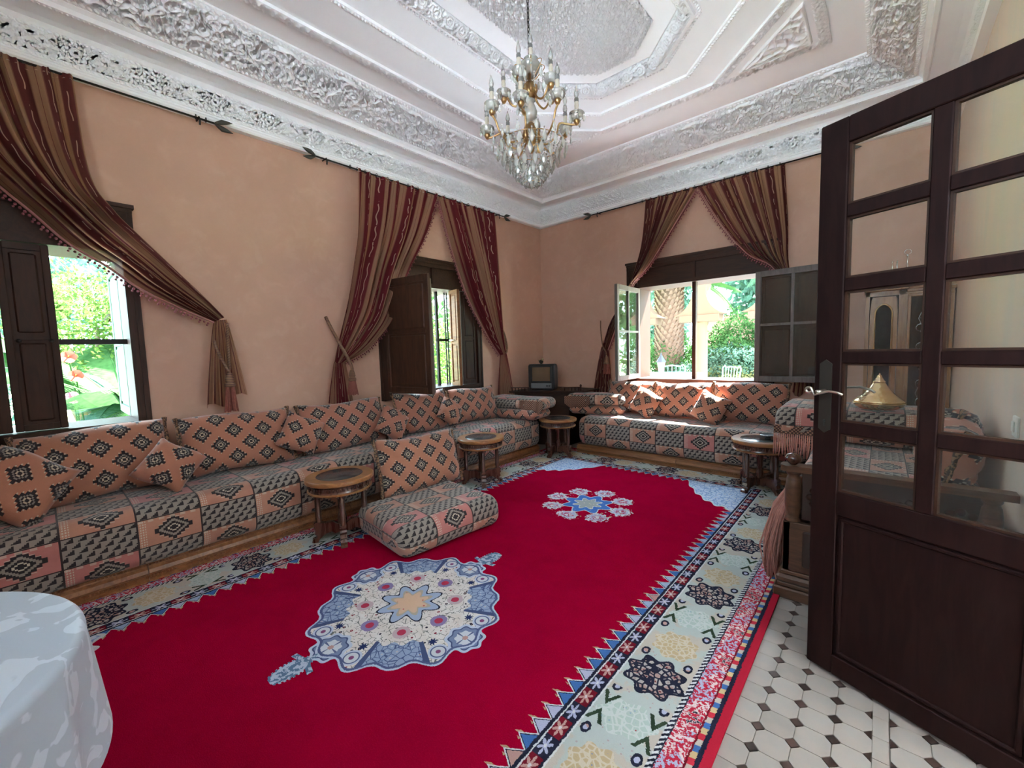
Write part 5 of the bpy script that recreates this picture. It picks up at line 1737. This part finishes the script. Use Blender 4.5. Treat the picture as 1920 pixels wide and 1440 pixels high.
# cabinet in the corner
e = empty('display_cabinet', (-.112, 4.62, 0)); tag(e, 'carved wooden display cabinet with arched glass door in the far right corner', 'cabinet')
CW = MATS['cabinet_wood']
def cp(name, fn, mat=CW, smooth=False): 
    mb = MB(); fn(mb); return obj(name, mb, mat, e, smooth=smooth)
cp('body', lambda m: (m.box(.0,.025,.03,.385,0,1.66), m.box(.205,.245,.03,.385,0,1.66), m.box(.245,.52,.06,.385,0,1.64), m.box(.0,.245,.34,.385,0,1.66), m.box(.0,.245,.03,.385,0,.30), m.box(.0,.245,.03,.385,1.62,1.66)))
def arch(m):
    n = 14; x0, x1 = .03, .20; zb, zs, zt = .35, 1.49, 1.555
    v = []; f = []
    inner = [(x0+.03, zb+.03)] + [(x0+.03, zs)] + [(x0+.03+(x1-x0-.06)*(i/n), zs+(zt-zs)*math.sin(PI*i/n)**.7) for i in range(1, n)] + [(x1-.03, zs), (x1-.03, zb+.03)]
    outer = [(x0, zb), (x0, zs)] + [(x0+(x1-x0)*(i/n), 1.61) for i in range(1, n)] + [(x1, zs), (x1, zb)]
    k = len(inner)
    for y in (0.0, .03):
        v += [(p[0], y, p[1]) for p in inner] + [(p[0], y, p[1]) for p in outer]
    for b in (0, 2*k):
        for i in range(k-1): f.append((b+i, b+i+1, b+k+i+1, b+k+i))
    for i in range(k-1): f.append((i, i+1, 2*k+i+1, 2*k+i))
    m.add(v, f); m.box(x0, x1, 0, .03, zb-.05, zb+.03)
d_ = cp('door', arch)
mb = MB(); mb.box(.06,.17,.012,.016,.37,1.55); obj('glass', mb, MATS['cabinet_glass'], d_)
def arch_bead(m):
    n = 16; pts = [(.062,-.004,.40),(.062,-.004,1.48)] + [(.062+.106*(i/n), -.004, 1.485+.065*math.sin(PI*i/n)**.7) for i in range(1,n)] + [(.168,-.004,1.48),(.168,-.004,.40)]
    m.tube(pts, .006, 6)
cp('arch_moulding', arch_bead, MATS['gold'], True)
cp('cornice', lambda m: (m.bbox(-.012,.262,-.012,.385,1.66,1.685,.004), m.bbox(-.02,.27,-.02,.385,1.685,1.70,.004), m.bbox(.25,.53,.05,.385,1.64,1.665,.004)))
def crest(m):
    for i in range(24): m.ball((-.015+.0122*i, -.02+.004*math.sin(i*2), 1.703+.005*math.sin(i*1.7)), .009, 6, 4)
cp('carved_crest', crest, MATS['gold'], True)
cp('mirror_panel', lambda m: m.box(.275,.49,.052,.062,.40,1.60), MATS['cabinet_glass'])
cp('panel_frame', lambda m: (m.bbox(.258,.278,.044,.066,.36,1.62,.003), m.bbox(.258,.52,.044,.066,1.60,1.625,.003)))
def vine(m):
    for i in range(5):
        z = .75+.15*i
        m.tube([(.34+.012*math.cos(t)*(1+.3*i%2), .049, z+.03*math.sin(t)) for t in np.linspace(0,2*PI,12)[:-1]], .0022, 4, closed=True)
        m.tube([(.34,.049,z+.03),(.325+.03*(i%2),.049,z+.075),(.34,.049,z+.12)], .002, 4)
cp('etched_vine', vine, MATS['silver'])
def sprinkler(label, x, y, sc, kind):
    e = empty('rosewater_sprinkler', (x, y, 1.70)); tag(e, label, 'sprinkler', 'silver sprinklers on the cabinet')
    mb = MB(); mb.lathe([(p*sc, q*sc) for p, q in ((.018,0),(.022,.004),(.010,.016),(.022,.030),(.030,.052),(.024,.074),(.010,.088),(.006,.11))], 16); obj('body', mb, MATS['silver'], e, smooth=True)
    mb = MB(); mb.lathe([(p*sc, q*sc) for p, q in ((.006,.11),(.0045,.16),(.004,.20),(.007,.205),(.003,.214))], 10); obj('neck', mb, MATS['silver'], e, smooth=True)
    if kind:
        mb = MB(); mb.tube([(.018*math.cos(t)*sc, 0, (.215+.018*math.sin(t)+.016)*sc) for t in np.linspace(0,2*PI,14)[:-1]], .002, 5, closed=True); obj('ring_finial', mb, MATS['silver'], e, smooth=True)
sprinkler('slim silver sprinkler, leftmost on the cabinet top', .045, 4.72, .95, 0)
sprinkler('slim silver sprinkler standing just behind the leftmost one', .075, 4.80, 1.0, 0)
sprinkler('silver sprinkler with a ring finial on the cabinet top', .135, 4.74, 1.15, 1)
# wall switch
e = empty('wall_switch', (XR, 2.557, .905)); tag(e, 'small cream light switch on the right wall', 'switch')
mb = MB(); mb.bbox(-.010,0,-.035,.035,-.042,.042,.003); obj('plate', mb, MATS['switch_plastic'], e)
mb = MB(); mb.bbox(-.016,-.010,-.016,.016,-.022,.022,.003); obj('rocker', mb, MATS['switch_plastic'], e)

# ================================================================== round table with white cloth
TX, TY, TRr, TH = -1.215, -.40, .41, .75
e = empty('dining_table', (TX, TY, 0)); tag(e, 'round table hidden under the white cloth', 'table')
mb = MB(); mb.lathe([(TRr-.01,TH-.03),(TRr,TH-.024),(TRr,TH-.006),(TRr-.01,TH-.003)], 40); obj('table_top', mb, MATS['dark_wood_x'], e, smooth=True, ang=35)
mb = MB(); mb.lathe([(.05,.05),(.05,.30),(.035,.34),(.05,.60),(.07,TH-.03)], 14); obj('pedestal', mb, MATS['dark_wood'], e, smooth=True)
for k in range(4):
    a = k*PI/2+.4; mb = MB(); mb.tube([(.04*math.cos(a), .04*math.sin(a), .16),(.18*math.cos(a), .18*math.sin(a), .07),(.28*math.cos(a), .28*math.sin(a), .018)], [.03,.025,.018], 8); obj('foot', mb, MATS['dark_wood'], e, smooth=True)
nt, nr = 220, 0
P = []; UV = []
for i in range(nt+1):
    a = 2*PI*i/nt; row = []; ur = []
    fold = math.cos(a*11+.6)*.5 + math.cos(a*7+2.1)*.35 + math.cos(a*17)*.2
    drop = .225 + .03*math.cos(a*4+.9) - .030*math.cos(a*11+.6)
    for r in np.linspace(.0, TRr, 9): row.append((r*math.cos(a), r*math.sin(a), TH + .001 + .0015*math.sin(r*30+a*3))); ur.append((r*math.cos(a), r*math.sin(a)))
    for k in range(1, 5):
        t = k/4*PI/2; row.append(((TRr+.014*math.sin(t))*math.cos(a), (TRr+.014*math.sin(t))*math.sin(a), TH+.001-.014*(1-math.cos(t)))); ur.append(((TRr+.01*k)*math.cos(a), (TRr+.01*k)*math.sin(a)))
    for k in range(1, 15):
        t = k/14; rr = TRr + .012 + t*.004 + fold*.034*t**.9
        row.append((rr*math.cos(a + .02*t*math.sin(a*9)), rr*math.sin(a + .02*t*math.sin(a*9)), TH-.013-drop*t)); ur.append(((TRr+.05+drop*t)*math.cos(a), (TRr+.05+drop*t)*math.sin(a)))
    P.append(row); UV.append(ur)
mb = MB(); mb.grid(np.array(P), np.array(UV))
o = obj('tablecloth', mb, MATS['damask_white'], None, (TX, TY, 0.002), smooth=True); tag(o, 'white floral damask cloth draped over the round table in the near left', 'tablecloth')

# ================================================================== garden outside
mb = MB(); mb.box(-45, 40, -40, 45, -.4, -.13); struct(obj('garden_ground', mb, MATS['garden_ground']), 'grassy garden ground outside the windows', 'ground')
mb = MB(); mb.box(-6.5, XR+WT, YB+WT, 8.35, -.13, -.06); struct(obj('terrace', mb, MATS['pale_stone']), 'stone terrace between the house and the arcade', 'terrace')
def leaf_cloud(c, rad, n, size, seed, shell=.55, flat=0.0):
    rs = np.random.RandomState(seed)
    d = rs.normal(size=(n,3)); d /= np.linalg.norm(d, axis=1)[:,None]
    r = (shell + (1-shell)*rs.rand(n)**.5)[:,None]
    lump = 1 + .16*np.sin(d[:,:1]*7+seed) + .14*np.sin(d[:,1:2]*9+seed*2) + .1*np.sin(d[:,2:]*8)
    p = d*r*lump*np.array(rad) + np.array(c)
    a = rs.normal(size=(n,3)); a /= np.linalg.norm(a, axis=1)[:,None]
    b = np.cross(a, d + .6*rs.normal(size=(n,3))); b /= np.linalg.norm(b, axis=1)[:,None]
    s = (size*(.6+.8*rs.rand(n)))[:,None]
    V = np.stack([p-a*s, p-b*s*.42, p+a*s, p+b*s*.42], 1).reshape(-1,3)
    F = np.arange(4*n).reshape(n,4)
    me = bpy.data.meshes.new('foliage')
    me.vertices.add(4*n); me.vertices.foreach_set('co', V.astype(np.float32).ravel())
    me.loops.add(4*n); me.loops.foreach_set('vertex_index', F.ravel().astype(np.int32))
    me.polygons.add(n); me.polygons.foreach_set('loop_start', np.arange(0,4*n,4).astype(np.int32))
    me.update(calc_edges=True)
    return me
def bush(name, label, c, rad, n, size, mat, seed, cat='bush', group=None, trunk=True):
    e = empty(name, (c[0], c[1], -.13)); tag(e, label, cat, group)
    me = leaf_cloud((0,0,c[2]+.13), rad, n, size, seed); me.materials.append(MATS[mat])
    obj('foliage', me, None, e, kind='stuff')
    if trunk:
        mb = MB()
        for k in range(3):
            a = k*2.1+seed
            mb.tube([(0,0,0), (.15*rad[0]*math.cos(a), .15*rad[1]*math.sin(a), (c[2]+.13)*.5), (.4*rad[0]*math.cos(a), .4*rad[1]*math.sin(a), c[2]+.13)], [.06*rad[0]+.02,.04*rad[0]+.015,.02], 7)
        obj('stem', mb, MATS['palm_bark'], e, smooth=True)
    return e
# hedge and bushes seen through the garden window
bush('shrub', 'rounded green shrub behind the palm trunk base', (-3.75, 9.9, .55), (1.0,.7,.95), 11000, .036, 'leaf_green', 1)
bush('shrub', 'tall round green shrub right of the arcade column', (-2.35, 10.2, .95), (.95,.7,.85), 11000, .038, 'leaf_green', 2)
bush('shrub', 'green shrub at the right edge of the garden window view', (-.7, 10.3, 1.0), (.95,.7,.85), 3600, .06, 'leaf_green', 12)
bush('hedge', 'low clipped cool green hedge in front of the tall shrub', (-2.0, 9.35, .62), (1.6,.4,.50), 12000, .034, 'leaf_cool', 3, 'hedge', trunk=False)
bush('hedge', 'low olive hedge nearest the garden chairs', (-1.75, 8.95, .30), (1.3,.32,.42), 9000, .034, 'leaf_olive', 4, 'hedge', trunk=False)
bush('tree', 'broad cool green tree far behind the arcade, left', (-7.2, 16.4, 3.0), (2.0,1.3,2.6), 5200, .16, 'leaf_cool', 5, 'tree', 'trees far behind the arcade')
bush('tree', 'broad cool green tree far behind the arcade, centre', (-2.6, 18.6, 3.6), (2.2,1.3,2.4), 5200, .16, 'leaf_cool', 6, 'tree', 'trees far behind the arcade')
bush('tree', 'broad green tree far behind the arcade, right', (2.9, 19.0, 3.8), (2.3,1.3,2.4), 4200, .17, 'leaf_green', 7, 'tree', 'trees far behind the arcade')
bush('tree', 'cool green tree at the far left of the garden', (-12.2, 14.5, 3.2), (2.2,1.8,3.0), 4600, .17, 'leaf_cool', 8, 'tree', 'trees far behind the arcade')
# pink garden building
e = empty('garden_building', (-2.2, 14.0, -.13)); tag(e, 'low pink garden building with a dark doorway beyond the hedge', 'building')
mb = MB(); mb.box(-2.2,3.0,0,2.0,0,2.16); obj('wall', mb, MATS['house_pink'], e)
mb = MB(); mb.box(-2.25,3.05,-.06,2.0,2.16,2.26); obj('parapet', mb, MATS['house_pink'], e)
mb = MB(); mb.lathe([(.45,0),(.45,.02)], 20, M=Matrix.Translation((-.1,-.01,1.25)) @ Matrix.Rotation(PI/2,4,'X')); mb.box(-.55,.35,-.02,.01,0,1.25); obj('doorway', mb, MATS['lamp_blue'], e)
mb = MB(); mb.lathe([(.05,0),(.08,.04),(.06,.16),(.09,.18),(.01,.26)], 8, (-.25,-.1,1.75)); obj('wall_lantern', mb, MATS['iron'], e)
mb = MB(); mb.box(-20, 25, -30, YF-WT, -.13, -.05); mb.box(XR+WT, 25, YF-WT, 8.35, -.13, -.05); mb.box(-6.0, XL-WT, YF-WT, YB+WT, -.13, -.05); struct(obj('bounce_paving', mb, MATS['paving']), 'unseen pale paving added around the house to bounce light indoors', 'bounce_paving')  # unseen paving added as a reflector, throws sunlight up to the ceiling
mb = MB(); mb.box(2.3, 2.5, -3.0, 5.0, -.05, 1.7); struct(obj('light_block_wall', mb, MATS['wall_plaster_right']), 'unseen plaster wall added outside the door to hold back light', 'wall')  # unseen wall added to cut the bright ground light at the doorway
mb = MB(); mb.box(XR+WT, 4.2, -3.0, 5.0, 2.75, 2.95); struct(obj('light_block_roof', mb, MATS['white_stucco']), 'unseen flat roof added outside the door to block sky light', 'roof')  # unseen slab added to keep direct sky light off the doorway
# horseshoe arcade
arc = struct(empty('arcade', (-2.51, 8.0, -.06)), 'cream horseshoe arcade outside the garden window', 'arcade')
sp_, r_, zc_, neck, zspr = 1.14, .456, 2.24, .225, 1.80
for k in range(-3, 4):
    xc = -3.08 + sp_*k
    n = 26; a0 = math.asin(max(-1, -(zc_-zspr)/r_))
    inner = []
    a_start = -PI + math.asin((zc_-zspr)/r_); 
    for i in range(n+1):
        a = PI - a0 - (PI-2*a0)*i/n      # from left spring over the top to right spring
        inner.append((xc + r_*math.cos(a), zc_ + r_*math.sin(a)))
    outer = []
    for i in range(n+1):
        t = i/n
        if t < .3: outer.append((xc - sp_/2, zspr + (2.85-zspr)*t/.3))
        elif t > .7: outer.append((xc + sp_/2, zspr + (2.85-zspr)*(1-t)/.3))
        else: outer.append((xc - sp_/2 + sp_*(t-.3)/.4, 2.85))
    v = []; f = []
    for y in (8.0, 8.28):
        v += [(p[0]+2.51, y-8.0, p[1]+.06) for p in inner] + [(p[0]+2.51, y-8.0, p[1]+.06) for p in outer]
    m_ = n+1
    for b in (0, 2*m_):
        for i in range(n): f.append((b+i, b+i+1, b+m_+i+1, b+m_+i))
    for i in range(n): f.append((i, 2*m_+i, 2*m_+i+1, i+1)); f.append((m_+i, m_+i+1, 3*m_+i+1, 3*m_+i))
    f.append((0, m_, 3*m_, 2*m_)); f.append((n, 2*m_+n, 3*m_+n, m_+n))
    mb = MB(); mb.add(v, f); obj('arch', mb, MATS['arcade_plaster'], arc)
for k in range(-3, 5):
    xc = -3.65 + sp_*k + 2.51
    mb = MB(); mb.bbox(xc-.345, xc+.345, -.02, .30, 1.68+.06, 1.80+.06, .004); obj('impost', mb, MATS['arcade_plaster'], arc)
    mb = MB(); mb.lathe([(.13,0),(.13,.08),(.115,.10),(.11,.9),(.105,1.66),(.12,1.70),(.12,1.74)], 20, (xc, .14, 0)); obj('column', mb, MATS['column_plaster'], arc, smooth=True, ang=40)
# palms
def frond(L, droop, n=40, w=.34):
    mb = MB(); pts = []
    for i in range(n+1):
        t = i/n; pts.append((L*t*(1-.18*droop*t), 0, L*.42*t - droop*L*.75*t*t))
    mb.tube(pts, [.022*(1-t/n*.85) for t in range(n+1)], 5)
    for i in range(3, n):
        p = np.array(pts[i]); t = i/n; l = w*L*.9*math.sin(PI*(t*.85+.12))
        d = np.array(pts[i])-np.array(pts[i-1]); d /= np.linalg.norm(d)
        for sg in (-1, 1):
            for q in (0, .5):
                o = p + d*q*L/n
                tip = o + d*l*.75 + np.array([0, sg*l*.75, -l*.30])
                wd = np.array([d[0], 0, d[2]])*.0095*L/1.5
                mb.add([tuple(o-wd), tuple((o+tip)/2-wd*1.2+np.array([0,0,.02])), tuple(tip), tuple((o+tip)/2+wd*1.2+np.array([0,0,.02])), tuple(o+wd)], [(0,1,2,3,4)])
    return mb
FM = {k: [frond(L, d).mesh('frond', MATS[m]) for L, d in ((1.7,.9),(1.9,.6),(1.5,1.2))] for k, m in (('g','leaf_green'),('c','leaf_cool'),('y','leaf_yellow'),('l','leaf_lime'))}
def palm(label, x, y, h, r, n, mix_, sc=1.0, seed=0, scales=True):
    e = empty('palm_tree', (x, y, -.13)); tag(e, label, 'palm')
    rs = random.Random(seed)
    mb = MB(); mb.lathe([(r*1.05,0),(r,.3),(r*.98,h*.6),(r*1.02,h)], 18); obj('trunk', mb, MATS['palm_bark'], e, smooth=True)
    if scales:
        mb = MB(); N = int(h*r*620)
        for i in range(N):
            a = i*2.39996; z = h*(i+.5)/N
            ca_, sa = math.cos(a), math.sin(a); w = .050
            tx, ty = -sa, ca_
            rr = r*.97; 
            pts = [(rr*ca_-tx*w, rr*sa-ty*w, z), (rr*ca_+tx*w, rr*sa+ty*w, z), ((rr+.06)*ca_+tx*w*.35, (rr+.06)*sa+ty*w*.35, z+.085), ((rr+.06)*ca_-tx*w*.35, (rr+.06)*sa-ty*w*.35, z+.085), (rr*ca_, rr*sa, z+.10)]
            mb.add(pts, [(0,1,2,3),(3,2,4),(1,4,2),(0,3,4)])
        obj('leaf_base_scales', mb, MATS['palm_bark'], e, kind='stuff')
    for i in range(n):
        k = mix_[i % len(mix_)]
        me = FM[k][i % 3]
        f = obj('frond', me, None, e, (0,0,h-.05), (rs.uniform(-.2,.2), rs.uniform(-.9,.15), i*2.39996+rs.uniform(-.2,.2)))
        s = sc*rs.uniform(.85,1.15); f.scale = (s,s,s)
    return e
palm('stout date palm with scaly trunk and yellow frond bases behind the arcade', -3.66, 9.6, 2.75, .285, 15, 'yyggc', 1.0, 3)
palm('palm beyond the hedge with arching green fronds', -1.3, 12.2, 3.3, .16, 18, 'lgc', 1.1, 4, scales=False)
# low palm right outside the leftmost window, with hibiscus
palm('low feathery palm just outside the leftmost window', -6.7, .75, .62, .12, 44, 'cgc', .95, 5, scales=False)
palm('second low feathery palm outside the window wall', -7.6, -1.9, .6, .12, 18, 'cg', 1.0, 6, scales=False)
bush('shrub', 'lime green shrub rising behind the low palm', (-8.3, .55, 1.75), (.9,.8,.75), 8000, .034, 'leaf_lime', 21)
bush('tree', 'cool green tree filling the leftmost window view', (-11.5, .6, 2.4), (2.2,2.4,2.3), 14000, .065, 'leaf_cool', 22, 'tree', 'trees beyond the window wall')
bush('tree', 'green tree beyond the window wall, further along', (-11.0, 5.9, 2.2), (2.0,2.0,2.4), 4600, .14, 'leaf_green', 23, 'tree', 'trees beyond the window wall')
bush('shrub', 'lime green shrub glimpsed between the shutters', (-6.6, 5.1, .9), (.9,.9,.95), 7000, .036, 'leaf_lime', 24)
bush('shrub', 'green shrub beyond the shuttered window', (-7.6, 6.9, 1.2), (1.1,1.1,1.2), 3600, .07, 'leaf_green', 25)
bush('tree', 'tree behind the window wall near the viewer', (-11.5, -5.2, 2.4), (2.2,2.2,2.6), 3600, .16, 'leaf_cool', 26, 'tree', 'trees beyond the window wall')
def hibiscus(label, p, mat):
    e = empty('hibiscus_flower', p); tag(e, label, 'flower', 'hibiscus flowers outside the leftmost window')
    for k in range(5):
        mb = MB(); a = 2*PI*k/5
        P = []
        for i in range(5):
            for j in range(4):
                t = i/4; w = .042*math.sin(PI*(t*.8+.1))*(j/3*2-1)
                P.append((.02*t, (.062*t)*math.cos(a)-w*math.sin(a), (.062*t)*math.sin(a)+w*math.cos(a)))
        mb.grid(np.array(P).reshape(5,4,3)); obj('petal', mb, MATS[mat], e, smooth=True)
    mb = MB(); mb.tube([(0,0,0),(.07,0,.01)], [.006,.004], 6); obj('stamen', mb, MATS['leaf_yellow'], e)
    mb = MB(); mb.tube([(0,0,0),(-.15,.02,-.2),(-.25,.05,-p[2]-.1)], [.006,.008,.012], 6); obj('stalk', mb, MATS['leaf_green'], e)
hibiscus('red hibiscus flower, the upper one', (-6.2, .215, 1.335), 'petal_red')
hibiscus('orange-red hibiscus flower, the middle one', (-6.3, .255, 1.14), 'petal_red')
hibiscus('pink hibiscus flower, the lowest one', (-6.2, .21, .92), 'petal_pink')
# parasol
e = empty('parasol', (-8.0, 1.62, -.13)); tag(e, 'beige garden parasol glimpsed through the leftmost window', 'parasol')
mb = MB(); mb.lathe([(1.02,2.08),(1.0,2.10),(.5,2.58),(.02,3.02)], 8, a0=PI/8, caps=False); obj('canopy', mb, MATS['parasol_cloth'], e)
mb = MB(); mb.lathe([(1.02,1.98),(1.02,2.09)], 8, a0=PI/8, caps=False); obj('valance', mb, MATS['column_plaster'], e)
mb = MB(); mb.lathe([(.03,0),(.03,3.0)], 8); obj('pole', mb, MATS['grey_wood'], e)
# garden lantern
e = empty('garden_lantern', (-3.45, 8.62, -.13)); tag(e, 'small blue-grey garden lantern post in front of the shrub', 'lantern')
mb = MB(); mb.lathe([(.06,0),(.05,.05),(.025,.1),(.025,.78),(.06,.84)], 10); obj('post', mb, MATS['lamp_blue'], e)
mb = MB(); mb.lathe([(.055,.85),(.085,1.05)], 6); obj('globe', mb, MATS['milk_glass'], e)
mb = MB(); mb.lathe([(.105,1.05),(.10,1.07),(.04,1.16),(.015,1.20),(.018,1.22),(.002,1.25)], 6); obj('cap', mb, MATS['lamp_blue'], e)
# garden table and chairs
e = empty('garden_table', (-2.62, 6.95, -.06)); tag(e, 'round pale turquoise garden table on the terrace', 'table')
mb = MB(); mb.lathe([(.53,.825),(.55,.83),(.55,.855),(.54,.86),(.001,.86)], 36); obj('top', mb, MATS['turquoise_iron'], e, smooth=True, ang=35)
for k in range(4):
    a = k*PI/2+.5; mb = MB(); mb.tube([(.40*math.cos(a), .40*math.sin(a), 0),(.30*math.cos(a), .30*math.sin(a), .4),(.42*math.cos(a), .42*math.sin(a), .83)], .018, 7); obj('leg', mb, MATS['turquoise_iron'], e, smooth=True)
def garden_chair():
    e = empty('garden_chair'); TM = MATS['turquoise_iron']
    mb = MB(); mb.bbox(-.22,.22,-.21,.21,.43,.45,.008); obj('seat', mb, TM, e)
    for sx, sy in ((-.19,-.18),(.19,-.18),(-.19,.19),(.19,.19)):
        mb = MB(); mb.tube([(sx,sy,.43),(sx*1.08,sy*1.08,0)], .012, 6); obj('leg', mb, TM, e)
    mb = MB(); mb.tube([(-.20,.20,.43),(-.22,.24,.70),(-.24,.26,.92),(-.20,.27,.96),(-.15,.265,.93),(0,.26,.95),(.15,.265,.93),(.20,.27,.96),(.24,.26,.92),(.22,.24,.70),(.20,.20,.43)], .013, 6); obj('back_frame', mb, TM, e, smooth=True)
    for i in range(5):
        x = -.13+.065*i; mb = MB(); mb.tube([(x,.205,.45),(x*1.1,.24,.70),(x*1.15,.262,.935)], .007, 5); obj('back_bar', mb, TM, e)
    return e
gc = garden_chair(); gc.location = (-2.92, 7.62, -.06); gc.rotation_euler = (0,0,.1)
tag(gc, 'turquoise iron garden chair behind the garden table', 'chair', 'turquoise garden chairs')
g2 = copy_tree(gc); g2.location = (-2.02, 7.35, -.06); g2.rotation_euler = (0,0,-.75)
tag(g2, 'turquoise iron garden chair right of the arcade column', 'chair', 'turquoise garden chairs')
